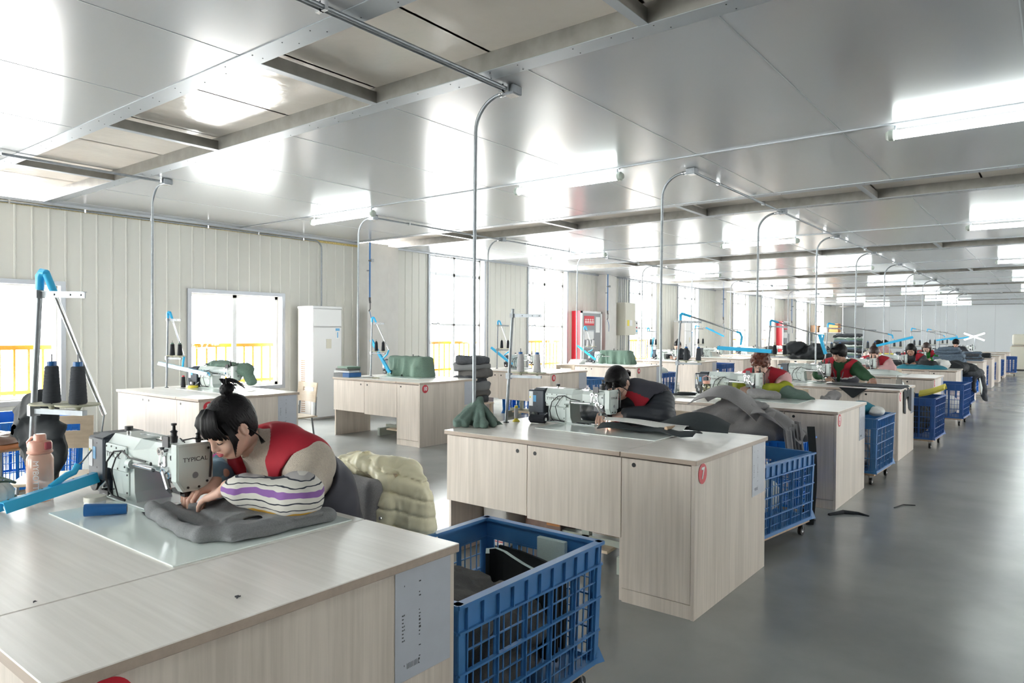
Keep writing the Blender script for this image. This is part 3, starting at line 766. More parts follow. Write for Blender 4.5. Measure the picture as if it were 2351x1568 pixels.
def lamp_shade(parent, a, b, open_up=False, lit=False, w=.045):
    "blue trough with a white tube in it, from a to b"
    a, b = Vector(a), Vector(b); d = (b-a).normalized(); L = (b-a).length
    s = d.cross(Vector((0, 0, 1))); s = s.normalized() if s.length > 1e-3 else Vector((1, 0, 0)); u = s.cross(d)
    m = Matrix.Translation(a) @ Matrix(((d.x, s.x, u.x, 0), (d.y, s.y, u.y, 0), (d.z, s.z, u.z, 0), (0, 0, 0, 1)))
    mb = MB().mat('lamp_blue'); P = [(-w/2, -.022), (-w*.28, .012), (w*.28, .012), (w/2, -.022), (w/2-.002, -.024), (w*.24, .009), (-w*.24, .009), (-w/2+.002, -.024)]
    mb.prism(P, 'x', 0, L, m)
    sh = mb.build('lamp_shade', parent)
    g = MB().mat('dark_metal')
    for i in range(6): g.cyl(m @ Vector((L*(.08+.17*i), -.006, .0125)), .0035, .001, 'z', 8)
    g.build('vents', sh)
    MB().mat('lamp_tube').tube([m @ Vector((.01, 0, -.010)), m @ Vector((L-.01, 0, -.010))], .009, 10).build('lamp_tube', parent, smooth=60)
    return sh
def thread_stand(base, lab, ang=R_(12), h=.80, lean=(.052, 0), lamp=None, scale=1, cones=None, coneset=('thread_grey', 'spool_blue'), clab='', disc_r=.062, short=False, csc=1):
    """lamp: dict(arm=end point rel., head=(a, b) rel., joint) in world axes, relative to base"""
    t = empty('thread_stand', base, 0, lab, 'thread stand', 'thread stands clamped on the desks')
    top = Vector((lean[0], lean[1], h)); P = lambda z: Vector((lean[0]*z/h, lean[1]*z/h, z))
    MB().mat('galv').tube([(0, 0, .0), P(h)], .0105, 12).mat('dark_metal').cyl((0, 0, 0), .02, .006, 'z', 14).build('pole', t, smooth=60)
    ca, sa = math.cos(ang), math.sin(ang)
    if not short:
        p = P(h-.045); q = p+Vector((ca*.21, sa*.21, -.005))
        mb = MB().mat('galv'); bar(mb, p, q, .004, .022); bar(mb, p+Vector((0, 0, .011)), q+Vector((0, 0, .011)), .016, .002)
        for k in (.35, .7, .93): mb.mat('black').cyl(p.lerp(q, k)+Vector((-sa*.004, -.004, 0)), .0035, .008, 'y', 8).mat('galv')
        mb.build('guide_arm', t)
        MB().mat('galv').box(p.x-.014, p.x+.014, p.y-.014, p.y+.014, p.z-.014, p.z+.014).build('clamp', t)
    p = P(.315); q = p+Vector((ca*.235, sa*.235, 0))
    mb = MB().mat('galv'); bar(mb, p, q, .020, .018); mb.box(p.x-.016, p.x+.016, p.y-.016, p.y+.016, p.z-.018, p.z+.022); mb.build('tray_arm', t)
    for i, k in enumerate((.085, .205)):
        c = p+Vector((ca*k, sa*k, .014))
        d = MB().mat('disc_cream').lathe([(.006, -.006), (.012, .006), (disc_r, .012), (disc_r+.002, .015), (disc_r, .018), (.012, .014), (0, .014)], c, 28).build('spool_tray', t, smooth=40)
        MB().mat('dark_metal').cyl(c+Vector((0, 0, .01)), .0025, .165*csc, 'z', 6).build('spindle', d)
        if cones is None or i < cones:
            spool(*coneset, Vector(base)+c+Vector((0, 0, .0185)), clab % ('cone nearer the pole' if i == 0 else 'outer cone') if clab else 'thread cone on %s' % lab, csc)
    if lamp:
        tp = P(h)
        MB().mat('lamp_blue').tube([P(h-.03), P(h+.0), tp+Vector((.0, 0, .02)), tp+Vector((.012, .004, .034)), tp+Vector((.03, .01, .03))], [.014, .015, .016, .016, .014], 12).build('lamp_joint', t, smooth=50)
        j = tp+Vector((.03, .01, .03)); e = Vector(lamp['arm'])
        d = (e-j).normalized()
        MB().mat('lamp_blue').tube([j, j+d*.07], .013, 12).mat('chrome').tube([j+d*.07, e], [.0085, .0085], 10).build('lamp_arm', t, smooth=50)
        if 'head' in lamp:
            a, b = lamp['head']; a, b = Vector(a), Vector(b); k = lamp.get('grip', .5); m = a.lerp(b, k)+Vector((0, 0, .012))
            if lamp.get('cable'):
                MB().mat('galv').tube(lamp['cable'], .003, 6).build('lamp_cable', t, smooth=60)
            pts = lamp.get('link') or [e, e+Vector((.015, 0, -.01)), m.lerp(e, .3), m]
            MB().mat('lamp_blue').tube(pts, [.012]*(len(pts)-1)+[.010], 10).build('lamp_swivel', t, smooth=50)
            lamp_shade(t, a, b)
    return t
# ---------------------------------------------------------------- crates
def crate_mesh(lx, ly, z0, z1, nx, ny, rows, mat, solid_bottom=False):
    mb = MB().mat(mat); tp = .012
    def side(c, d, n, L):
        # c: corner at bottom, d: unit direction, n: outward normal
        c, d, n = Vector(c), Vector(d), Vector(n)
        def B(u0, u1, w0, w1, o0, o1):
            vs = []
            for w in (w0, w1):
                k = tp*(w-z0)/(z1-z0)
                for (u, o) in ((u0, o0), (u1, o0), (u1, o1), (u0, o1)):
                    uu = L/2+(u-L/2)*(1+2*k/L)
                    p = c+d*uu+n*(o+k); vs.append((p.x, p.y, w))
            mb.add(vs, [(3, 2, 1, 0), (4, 5, 6, 7), (0, 1, 5, 4), (1, 2, 6, 5), (2, 3, 7, 6), (3, 0, 4, 7)])
        band = .085*(z1-z0)/.46
        B(0, L, z1-band, z1-.012, -.006, -.002)
        B(-.004, L+.004, z1-.012, z1, -.022, .010)          # rim
        B(0, L, z1-band-.004, z1-band+.004, -.008, .008)
        B(0, L, z0, z0+.022, -.01, .008)
        nn = nx if abs(d.x) > .5 else ny
        cw = (L-.07)/nn; hh = (z1-band-z0)/rows
        for i in range(2*nn+1):
            u = .035+cw*i/2; B(u-.002, u+.002, z1-band, z1-.012, -.002, .008)
        for i in range(nn+1):
            u = .035+cw*i; wd = .012; B(max(u-wd, 0), min(u+wd, L), z0, z1-band, -.008, -.002); B(u-.002, u+.002, z0, z1-band, -.002, .007)
        B(0, .03, z0, z1-band, -.008, .002); B(L-.03, L, z0, z1-band, -.008, .002)
        for r in range(rows):
            w = z0+hh*(r+1)
            if r < rows-1: B(0, L, w-.0035, w+.0035, -.008, .008)
            B(.03, L-.03, w-hh/2-.002, w-hh/2+.002, -.006, .0)
        for i in range(nn):
            for k in (1, 2, 3):
                u = .035+cw*(i+k/4); B(u-.0022, u+.0022, z0, z1-band, -.007, -.003)
    x, y = lx/2, ly/2
    side((-x, -y, 0), (1, 0, 0), (0, -1, 0), lx); side((x, -y, 0), (0, 1, 0), (1, 0, 0), ly)
    side((x, y, 0), (-1, 0, 0), (0, 1, 0), lx); side((-x, y, 0), (0, -1, 0), (-1, 0, 0), ly)
    mb.box(-x+.003, x-.003, -y+.003, y-.003, z0, z0+.006)
    for sx in (-1, 1):
        for sy in (-1, 1): mb.add(*[[(sx*(x+.004), sy*(y+.004), z0+.06), (sx*(x-.03), sy*(y+.004), z0+.0), (sx*(x+.022), sy*(y+.022), z0), (sx*(x+.004), sy*(y-.03), z0)], [(0, 1, 2), (0, 2, 3), (0, 3, 1), (1, 3, 2)]])
    return mb
def make_crate(lx=.57, ly=.80, z0=.115, z1=.575, nx=4, ny=5, rows=3, mat='crate_blue', dolly=True, name='crate'):
    t = empty(name)
    crate_mesh(lx, ly, z0, z1, nx, ny, rows, mat).build('basket', t)
    if dolly:
        MB().mat('ply').box(-lx/2+.01, lx/2-.01, -ly/2+.01, ly/2-.01, z0-.022, z0-.0005).build('dolly_board', t)
        for sx in (-1, 1):
            for sy in (-1, 1):
                c = Vector((sx*(lx/2-.05), sy*(ly/2-.06), 0))
                w = MB().mat('castor_grey').box(c.x-.022, c.x+.022, c.y-.02, c.y+.02, z0-.030, z0-.022)
                w.tube([c+Vector((-.014, 0, z0-.03)), c+Vector((-.016, .008, .033))], .004, 6).tube([c+Vector((.014, 0, z0-.03)), c+Vector((.016, .008, .033))], .004, 6)
                w = w.build('castor', t)
                MB().mat('black_rubber').cyl(c+Vector((-.011, .01, .033)), .0328, .022, 'x', 18).mat('label_white').cyl(c+Vector((-.0125, .01, .033)), .014, .025, 'x', 12).build('wheel', w, smooth=50)
    return t
# ---------------------------------------------------------------- wooden chair
def make_chair():
    t = empty('wooden_chair')
    def bent(name, poly, x0, x1):
        mb = MB().mat('bent_wood')
        n = len(poly)//2
        return mb.prism(poly, 'x', x0, x1).build(name, t)
    # backrest at +y (operator faces -y): curved board with a slot
    w = .19
    mb = MB().mat('bent_wood')
    for (x0, x1, z0, z1) in ((-w, w, .76, .815), (-w, -.11, .715, .76), (.11, w, .715, .76), (-w, w, .60, .715)):
        k = 10
        for i in range(k):
            a, b = x0+(x1-x0)*i/k, x0+(x1-x0)*(i+1)/k
            ya, yb = .20-.8*a*a, .20-.8*b*b
            za = (z0-.6)*.12; zb = (z1-.6)*.12
            mb.add([(a, ya+za, z0), (b, yb+za, z0), (b, yb+zb, z1), (a, ya+zb, z1), (a, ya+za+.012, z0), (b, yb+za+.012, z0), (b, yb+zb+.012, z1), (a, ya+zb+.012, z1)],
                   [(0, 1, 2, 3), (7, 6, 5, 4), (0, 4, 5, 1), (3, 2, 6, 7), (0, 3, 7, 4), (1, 5, 6, 2)])
    br = mb.build('backrest', t)
    MB().mat('bent_wood').bbox(-.2, .2, -.2, .2, .435, .452, .004).build('seat', t)
    for sx in (-1, 1):
        MB().mat('galv').tube([(sx*.17, .19, .44), (sx*.165, .20, .60), (sx*.16, .205, .66)], .010, 8).build('back_post', t, smooth=60)
        for sy in (-1, 1): MB().mat('galv').tube([(sx*.16, sy*.15, .434), (sx*.19, sy*.19, .012), (sx*.19, sy*.19, 0)], .0105, 8).build('leg', t, smooth=60)
    return t
chair0 = make_chair(); chair_used = False
def place_chair(x, y, rz, lab):
    global chair_used
    o = chair0 if not chair_used else copy_tree(chair0); chair_used = True
    o.location = (x, y, 0); o.rotation_euler = (0, 0, rz); tag(o, lab, 'chair', 'light wooden chairs'); return o
# ---------------------------------------------------------------- smooth solids (surface nets over a signed distance field)
from mathutils import noise as mnoise
class SDF:
    """list of (op, prim); evaluated on a grid"""
    def __init__(s): s.ops = []
    def cap(s, a, b, ra, rb=None, k=.02, op='u', sc=None): s.ops.append((op, 'cap', np.array(a, float), np.array(b, float), ra, ra if rb is None else rb, k, sc)); return s
    def ell(s, c, r, k=.02, op='u', rot=None): s.ops.append((op, 'ell', np.array(c, float), np.array(r, float), rot, 0, k, None)); return s
    def box(s, c, h, r=.01, k=.02, op='u', rot=None): s.ops.append((op, 'box', np.array(c, float), np.array(h, float), rot, r, k, None)); return s
    def fn(s, f, k=.01, op='u', lo=None, hi=None): s.ops.append((op, 'fn', f, (lo, hi), None, None, k, None)); return s
    def bounds(s, pad):
        lo = np.full(3, 1e9); hi = -lo
        for o in s.ops:
            if o[0] != 'u': continue
            if o[1] == 'cap':
                r = max(o[4], o[5]); l = np.minimum(o[2], o[3])-r; h = np.maximum(o[2], o[3])+r
            elif o[1] == 'ell':
                r = np.max(o[3]) if o[4] is not None else o[3]; l = o[2]-r; h = o[2]+r
            elif o[1] == 'box':
                r = (np.linalg.norm(o[3]) if o[4] is not None else o[3])+o[5]; l = o[2]-r; h = o[2]+r
            else:
                if o[3][0] is None: continue
                l, h = np.array(o[3][0]), np.array(o[3][1])
            lo = np.minimum(lo, l); hi = np.maximum(hi, h)
        return lo-pad, hi+pad
    def ev(s, P):
        d = np.full(P.shape[:-1], 1.0)
        for o in s.ops:
            if o[1] == 'cap':
                a, b, ra, rb = o[2:6]; ba = b-a; L2 = max(ba@ba, 1e-9)
                h = np.clip(((P-a)@ba)/L2, 0, 1)
                q = P-a-h[..., None]*ba
                if o[7] is not None: q = q/np.array(o[7])
                v = np.sqrt((q*q).sum(-1))-(ra+(rb-ra)*h)
            elif o[1] == 'ell':
                q = P-o[2]
                if o[4] is not None: q = q@np.array(o[4])
                r = o[3]; k0 = np.sqrt(((q/r)**2).sum(-1)); k1 = np.sqrt(((q/(r*r))**2).sum(-1))
                v = k0*(k0-1)/np.maximum(k1, 1e-6)
            elif o[1] == 'box':
                q = P-o[2]
                if o[4] is not None: q = q@np.array(o[4])
                q = np.abs(q)-(o[3]-o[5]); v = np.sqrt((np.maximum(q, 0)**2).sum(-1))+np.minimum(q.max(-1), 0)-o[5]
            else: v = o[2](P)
            k = o[6]
            if o[0] == 'u':
                h = np.maximum(k-np.abs(d-v), 0)/k; d = np.minimum(d, v)-h*h*k*.25
            elif o[0] == 's':
                v = -v; h = np.maximum(k-np.abs(d-v), 0)/k; d = np.maximum(d, v)+h*h*k*.25
            elif o[0] == 'i':
                h = np.maximum(k-np.abs(d-v), 0)/k; d = np.maximum(d, v)+h*h*k*.25
            elif o[0] == 'd': d = d+v        # displacement
        return d
def snet(field, lo, hi, h):
    lo = np.array(lo, float); n = np.maximum(np.ceil((np.array(hi)-lo)/h).astype(int)+1, 3)
    ax = [lo[i]+h*np.arange(n[i]) for i in range(3)]
    V = np.empty(n)
    for i0 in range(0, n[0], 32):
        g = np.stack(np.meshgrid(ax[0][i0:i0+32], ax[1], ax[2], indexing='ij'), -1); V[i0:i0+32] = field(g)
    ins = V < 0
    c = np.zeros(n-1, int)
    for dx in (0, 1):
        for dy in (0, 1):
            for dz in (0, 1): c += ins[dx:n[0]-1+dx, dy:n[1]-1+dy, dz:n[2]-1+dz]
    act = (c > 0) & (c < 8); idx = np.full(n-1, -1); I = np.argwhere(act); idx[act] = np.arange(len(I))
    acc = np.zeros((len(I), 3)); cnt = np.zeros(len(I))
    for a in range(3):
        for o1 in (0, 1):
            for o2 in (0, 1):
                off = [0, 0, 0]; o = [i for i in range(3) if i != a]; off[o[0]] = o1; off[o[1]] = o2
                p = I+off; q = p.copy(); q[:, a] += 1
                va = V[tuple(p.T)]; vb = V[tuple(q.T)]; m = (va < 0) != (vb < 0)
                t = np.where(m, va/np.where(m, va-vb, 1), 0)
                pos = p.astype(float); pos[:, a] += t
                acc[m] += pos[m]; cnt[m] += 1
    verts = lo+h*acc/cnt[:, None]
    faces = []
    for a in range(3):
        o = [i for i in range(3) if i != a]
        sl0 = [slice(None)]*3; sl1 = [slice(None)]*3; sl0[a] = slice(0, -1); sl1[a] = slice(1, None)
        A = ins[tuple(sl0)]; B = ins[tuple(sl1)]; E = np.argwhere(A != B)
        E = E[(E[:, o[0]] > 0) & (E[:, o[1]] > 0) & (E[:, o[0]] < n[o[0]]-1) & (E[:, o[1]] < n[o[1]]-1)]
        if not len(E): continue
        q = []
        for (u, v) in ((-1, -1), (0, -1), (0, 0), (-1, 0)):
            p = E.copy(); p[:, o[0]] += u; p[:, o[1]] += v; q.append(idx[tuple(p.T)])
        q = np.stack(q, 1); fl = A[tuple(E.T)]
        if a == 1: fl = ~fl
        q[~fl] = q[~fl][:, ::-1]; faces.append(q)
    faces = np.concatenate(faces) if faces else np.zeros((0, 4), int)
    return verts, faces
def relax(v, f, it=2, lam=.5):
    for _ in range(it):
        s = np.zeros_like(v); c = np.zeros(len(v))
        for i in range(4):
            a, b = f[:, i], f[:, (i+1) % 4]
            np.add.at(s, a, v[b]); np.add.at(c, a, 1); np.add.at(s, b, v[a]); np.add.at(c, b, 1)
        v = v+lam*(s/np.maximum(c, 1)[:, None]-v)
    return v
def sdf_mesh(name, parts, mats, parent=None, matfn=None, rx=1, loc=None):
    """parts: list of (SDF, res) or (verts, faces) merged in one mesh"""
    Vs, Fs, o = [], [], 0
    for p in parts:
        if isinstance(p[0], SDF):
            lo, hi = p[0].bounds(p[1]*2.5); v, f = snet(p[0].ev, lo, hi, p[1]); v = relax(v, f, rx)
        else: v, f = p
        Vs.append(v); Fs.append(f+o); o += len(v)
    v = np.concatenate(Vs); f = np.concatenate(Fs)
    me = bpy.data.meshes.new(name); me.vertices.add(len(v)); me.vertices.foreach_set('co', v.ravel())
    me.loops.add(f.size); me.loops.foreach_set('vertex_index', f.ravel()); me.polygons.add(len(f))
    me.polygons.foreach_set('loop_start', np.arange(0, f.size, 4)); me.polygons.foreach_set('loop_total', np.full(len(f), 4))
    for m in ([mats] if isinstance(mats, str) else mats): me.materials.append(MATS[m])
    if matfn is not None: me.polygons.foreach_set('material_index', matfn(v[f].mean(1)).astype(np.int32))
    me.update(calc_edges=True); me.validate()
    me.polygons.foreach_set('use_smooth', [True]*len(me.polygons))
    ob = bpy.data.objects.new(name, me); COL.objects.link(ob)
    if parent: ob.parent = parent
    if loc is not None: ob.location = loc
    return ob
def xf(v, M4): return v@np.array(M4.to_3x3()).T+np.array(M4.translation)
def nz(P, f, seed=0):
    "cheap smooth noise"
    x, y, z = P[..., 0]*f+seed*1.7, P[..., 1]*f+seed*2.3, P[..., 2]*f+seed*.9
    return (np.sin(x+1.3*np.sin(y*.9+seed))+np.sin(y*1.1+1.7*np.sin(z*.8))+np.sin(z*1.2+1.1*np.sin(x*1.3+2)))/3

# ---------------------------------------------------------------- hands
def hand_sdf(curl=(.35, .5, .3), side=1, spread=.06, thumb=(.55, .75, -.35), s=1.0, pinch=0):
    """wrist at the origin, fingers along +x, back of the hand +z, thumb towards +y*side"""
    S_ = SDF(); sd = side
    S_.cap((-.03, 0, 0), (.01, 0, 0), .021, .022, .02, sc=(1, 1.15, .85))
    S_.box((.045, 0, -.002), (.042, .037, .0125), .012, .02)
    S_.cap((.02, sd*.022, -.006), (.05, sd*.030, -.008), .014, .012, .015)
    for i, (y, L) in enumerate(((.029, .070), (.010, .079), (-.009, .073), (-.027, .058))):
        p = np.array((.084, sd*y, .0)); a = 0; yaw_ = sd*spread*(1.5-i)
        for j, (fr, r0, r1) in enumerate(((.45, .0096, .0088), (.30, .0088, .0080), (.25, .0080, .0066))):
            a += curl[j]*(1+pinch*(.25*(i-1)))
            d = np.array((math.cos(a)*math.cos(yaw_), math.sin(yaw_), -math.sin(a)))*L*fr
            S_.cap(p, p+d, r0, r1, .006 if j == 0 else .003); p = p+d
    p = np.array((.022, sd*.028, -.006)); t = np.array(thumb, float); t[1] *= sd; t /= np.linalg.norm(t)
    S_.cap(p, p+t*.036, .0125, .0105, .014); p = p+t*.036
    t2 = t+np.array((.35, -sd*.25, -.05)); t2 /= np.linalg.norm(t2)
    S_.cap(p, p+t2*.030, .0102, .0082, .004)
    return S_
def frame(origin, fwd, up):
    x = Vector(fwd).normalized(); z = Vector(up); z = (z-x*z.dot(x)).normalized(); y = z.cross(x)
    return Matrix(((x.x, y.x, z.x, origin[0]), (x.y, y.y, z.y, origin[1]), (x.z, y.z, z.z, origin[2]), (0, 0, 0, 1)))
# ---------------------------------------------------------------- heads. local: +y nose, +z up, x lateral
def head_sdf(w=1.0, jaw=1.0):
    S_ = SDF()
    S_.ell((0, -.018, .035), (.075*w, .094, .085), .02)
    S_.ell((0, .022, -.022), (.063*w, .068, .082), .03)
    S_.ell((0, .052, -.084), (.026*jaw, .026, .022), .03)
    for s in (-1, 1):
        S_.ell((s*.034*w, .056, -.030), (.028*w, .026, .030), .02)
        S_.cap((s*.052*w, -.005, -.045), (s*.028*jaw, .045, -.085), .020, .016, .025)
    S_.cap((-.036, .079, .030), (.036, .079, .030), .012, k=.02)           # brow
    for s in (-1, 1): S_.ell((s*.031, .097, .008), (.017, .014, .013), .014, 's')
    for s in (-1, 1): S_.ell((s*.031, .072, .007), (.0165, .0165, .0135), .006)   # lids
    S_.cap((0, .086, .018), (0, .103, -.022), .0075, .0105, .014)          # nose
    for s in (-1, 1): S_.ell((s*.0115, .095, -.027), (.008, .009, .007), .007)
    S_.ell((0, .083, -.055), (.024, .013, .016), .014)                      # mouth mound
    S_.cap((-.018, .096, -.0545), (.018, .096, -.0545), .0022, k=.005, op='s')
    for s in (-1, 1):
        S_.ell((s*.076*w, -.012, -.002), (.009, .018, .031), .006)
        S_.ell((s*.085*w, -.006, .0), (.005, .010, .020), .006, 's')
    S_.cap((0, -.035, -.06), (0, -.055, -.16), .050, .054, .03)
    return S_
def head_parts(parent, Mh, glasses=False, lipmat='lips', brow=True, hairmat='hair', smile=0):
    def T(pts): return [Mh @ Vector(p) for p in pts]
    lp = MB().mat(lipmat)
    lp.tube(T([(-.022, .087, -.0555), (-.012, .0955, -.0535), (0, .0985, -.0525), (.012, .0955, -.0535), (.022, .087, -.0555)]), [.0012, .0036, .0040, .0036, .0012], 8)
    lp.tube(T([(-.019, .088, -.058), (-.010, .0945, -.0605), (0, .0965, -.0612), (.010, .0945, -.0605), (.019, .088, -.058)]), [.0012, .0042, .0048, .0042, .0012], 8)
    lp.build('lips', parent, smooth=60)
    for s in (-1, 1):
        l = [(s*.0155, .0835, .001), (s*.023, .0885, -.0030), (s*.031, .0895, -.0040), (s*.039, .0865, -.0032), (s*.046, .0795, -.001)]
        MB().mat('hair').tube(T(l), [.0006, .0013, .0015, .0015, .0008], 6).build('eyelashes', parent, smooth=60)
        if brow:
            b = [(s*.015, .0905, .0235), (s*.027, .0935, .0275), (s*.040, .087, .027), (s*.050, .077, .022)]
            MB().mat(hairmat).tube(T(b), [.0016, .0026, .0024, .0008], 6).build('eyebrow', parent, smooth=60)
    if glasses:
        g = MB().mat('dark_metal')
        for s in (-1, 1):
            c = (s*.032, .105, .002); pts = []
            for i in range(21):
                a = 2*PI*i/20; pts.append((c[0]+.024*math.cos(a), c[1]-abs(math.cos(a))*.004 if s*math.cos(a) > 0 else c[1], c[2]+.020*math.sin(a)))
            g.tube(T(pts), .0011, 6, cap=False)
            g.tube(T([(s*.056, .101, .006), (s*.072, .07, .010), (s*.079, .0, .010), (s*.079, -.02, .0)]), .0011, 6)
        g.tube(T([(-.008, .106, .006), (0, .108, .009), (.008, .106, .006)]), .0011, 6)
        g.build('glasses', parent, smooth=60)
def hair_mesh(parent, Mh, mat, extra=None, fringe=True, back=.0, thick=.014, res=.005, seed=0, cut=None, grooves=(.0016, 46), parting=False, volume=0, ears=True):
    H = SDF(); t = thick
    H.ell((0, -.024, .040), (.075+t+volume, .094+t+volume, .085+t+volume), .01)
    H.ell((0, -.045, -.01), (.062+t, .055+t, .080+t), .03)
    # face opening
    H.ell((0, .115, -.055), (.066, .10, .082 if fringe else .105), .012, 's')
    H.box((0, .05, -.16), (.2, .14, .085), .02, .03, 's')
    if ears:
        for s in (-1, 1): H.ell((s*.088, -.004, -.012), (.022, .026, .040), .01, 's')
    if extra: extra(H)
    A, fr = grooves
    def g(P):
        x, y, z = P[..., 0], P[..., 1]+.03, P[..., 2]-.03
        ph = np.arctan2(x, y+.0001); return A*np.sin(ph*fr+3*np.sin(z*30+ph*3+seed))+A*.6*np.sin(ph*fr*2.3+z*25+seed)
    H.fn(g, op='d')
    lo, hi = H.bounds(res*2.5); v, f = snet(H.ev, lo, hi, res); v = relax(v, f, 1, .35)
    return sdf_mesh('hair', [(xf(v, Mh), f)], mat, parent)
# ---------------------------------------------------------------- seated sewing people; local frame: facing -y, +x = the person's left
DEF = dict(hip=(0, .10, .53), chest=(0, -.16, .83), neck=(0, -.27, .955), head=(0, -.385, 1.045), hpitch=.75, hyaw=0, hroll=0,
           shL=(.165, -.20, .925), elL=(.235, -.34, .845), wrL=(.07, -.53, .855), shR=(-.165, -.20, .925), elR=(-.25, -.34, .845), wrR=(-.09, -.53, .855),
           handL=((-.55, -.75, -.32), (0, -.3, 1)), handR=((.55, -.75, -.32), (0, -.3, 1)))
def person(origin, rz, lab, pose=None, skin='skin', res=.008, hres=.004, hoodr=.034, greyz=None, vwide=1.0, vv=.085, stripe=0, yk=-.045, sd0=-.01, top=None, vest=True, sleeves=None, cuffs=None, legs='jeans', glasses=False, hair=None, hairmat='hair', vest_split=True,
           hood=None, collar=None, bulk=0, w=1.0, jaw=1.0, lipmat='lips', quilt=0, logo=False, sit=True, top_res=None, vneck=True, handres=None, shirt=None, group='workers at the sewing desks'):
    p = dict(DEF); p.update(pose or {}); V = lambda k: np.array(p[k], float)
    t = empty('person', origin, rz, lab, 'person', group)
    hp, ch, nk = V('hip'), V('chest'), V('neck')
    # head matrix: +y (nose) -> forward & down
    Mh = Matrix.Translation(p['head']) @ Matrix.Rotation(p['hyaw'], 4, 'Z') @ Matrix.Rotation(PI, 4, 'Z') @ Matrix.Rotation(p['hroll'], 4, 'Y') @ Matrix.Rotation(-p['hpitch'], 4, 'X') @ Matrix.Scale(p.get('hs', .88), 4)
    Hh = head_sdf(w, jaw); lo, hi = Hh.bounds(hres*2.5); hv, hf = snet(Hh.ev, lo, hi, hres); hv = relax(hv, hf, 1, .4)
    parts = [(xf(hv, Mh), hf)]
    nb = np.array(Mh @ Vector((0, -.05, -.13)))
    B = SDF()
    B.cap(hp, ch, .125+bulk, .120+bulk, .05, sc=(1.2, .9, 1)).cap(ch, nk, .115+bulk, .06, .05, sc=(1.25, .9, 1))
    B.cap(V('shL'), V('shR'), .060+bulk*.5, k=.05); B.cap(nk, nb, .055, .05, .03)
    for s in 'LR': B.cap(V('sh'+s), V('el'+s), .052, .042, .03); B.cap(V('el'+s), V('wr'+s), .042, .027, .02)
    if sit:
        for s in (-1, 1):
            kn = np.array((s*.12, hp[1]-.44, .50)); B.cap(hp+np.array((s*.09, 0, -.0)), kn, .085, .062, .05); B.cap(kn, np.array((s*.13, hp[1]-.36, .09)), .058, .042, .03)
    parts.append((B, res))
    for s, sd in (('L', -1), ('R', 1)):
        if p['hand'+s] is None: continue
        kw = p.get('hk'+s, {}); H = hand_sdf(side=sd, **kw); r = handres or hres; lo, hi = H.bounds(r*2.5); v, f = snet(H.ev, lo, hi, r)
        parts.append((xf(relax(v, f, 1, .3), frame(p['wr'+s], *p['hand'+s])), f))
    sdf_mesh('body', parts, skin, t)
    head_parts(t, Mh, glasses, lipmat, hairmat=hairmat)
    tr = top_res or res
    if top:
        c = SDF(); e = .014+bulk*.3
        c.cap(hp+(0, 0, -.04), ch, .130+e+bulk, .126+e+bulk, .05, sc=(1.2, .95, 1)).cap(ch, nk, .120+e+bulk, .066+e, .06, sc=(1.25, .9, 1)).cap(V('shL'), V('shR'), .062+e+bulk*.5, k=.06)
        for s in 'LR':
            c.cap(V('sh'+s), V('el'+s), .060+e+bulk*.5, (.044 if sleeves else .056)+e*(.3 if sleeves else 1)+bulk*.4, .04)
            wv = V('wr'+s)-V('el'+s); c.cap(V('el'+s), V('el'+s)+wv*(.80 if sleeves else .88), .048+e*.6+bulk*.4, .034+e*.5+bulk*.2, .02)
        if hood == 'collar' or collar:
            c.cap(nk, nk+(nb-nk)*.62, .075, .064, .02)
        if hood == 'down':
            for a in range(-5, 6):
                q = a/5*1.9; c.ell(nk+np.array((math.sin(q)*.098, .02+math.cos(q)*.075, .035-.018*math.cos(q))), (hoodr, hoodr, hoodr*.95), .03)
        if quilt:
            c.fn(lambda P: .006*np.abs(np.sin((P[..., 2]*1.0+P[..., 1]*.35)*quilt))*-1+.002*nz(P, 40), op='d')
        else:
            c.fn(lambda P: .0035*nz(P, 28, 1)+.0016*nz(P, 70, 2), op='d')
        # neckline
        if not collar and hood is None: c.cap(nk+(0, -.01, .02), nb, .056, .056, .01, 's')
        sdf_mesh('sweater', [(c, tr)], top, t)
        if shirt:
            pass
    if vest:
        c = SDF(); e = .030+bulk*.3+(.016 if quilt else 0)
        c.cap(hp+(0, .0, -.05), ch, .132+e+bulk, .128+e+bulk, .05, sc=(1.2, .97, 1)).cap(ch, nk, .124+e+bulk, .075+e, .06, sc=(1.25, .9, 1)).cap(V('shL')*.86+nk*.14, V('shR')*.86+nk*.14, .064+e+bulk*.5, k=.06)
        for s in 'LR':
            a = V('sh'+s); b = V('el'+s); c.cap(a+(a-nk)*.10*vwide+(0, 0, -.02), b+(b-a)*.5, (.088+bulk*.6)*(2-vwide), .10+bulk*.6, .012, 's')
        # neck opening + front V
        c.cap(nk+(0, -.03, -.01), nb+(nb-nk)*.5, .084, .09, .012, 's')
        up = (nk-hp)/np.linalg.norm(nk-hp); fw = np.cross(up, (1, 0, 0)); fw = fw if fw[1] < 0 else -fw
        vb = ch*.75+hp*.25+fw*.17 if vneck else nk+fw*.1
        if vneck: c.cap(nk+fw*.12, vb, vv, .010, .01, 's')
        c.fn(lambda P: .0035*nz(P, 22, 3)+.002*nz(P, 60, 5), op='d')
        mid = ch*.98+hp*.02
        def mf(C, stripe=stripe, yk=yk, sd0=sd0, up=up, mid=mid, nk=nk, hp=hp, fw=fw):
            h = (C-mid)@up+stripe; side = (C-mid)@fw
            m = np.where(h > 0, 0, 2); m = np.where((h < 0) & (h > -.018), 1, m)
            yoke = (C-nk)@up
            m = np.where((side < sd0) & (yoke < yk), 2, m)       # the back is grey below the red yoke
            if greyz: m = np.where((C[:, 2] < greyz) | ((C[:, 0] > .11) & (C[:, 2] < .90)), 2, np.where(m == 1, 0, m))
            return m
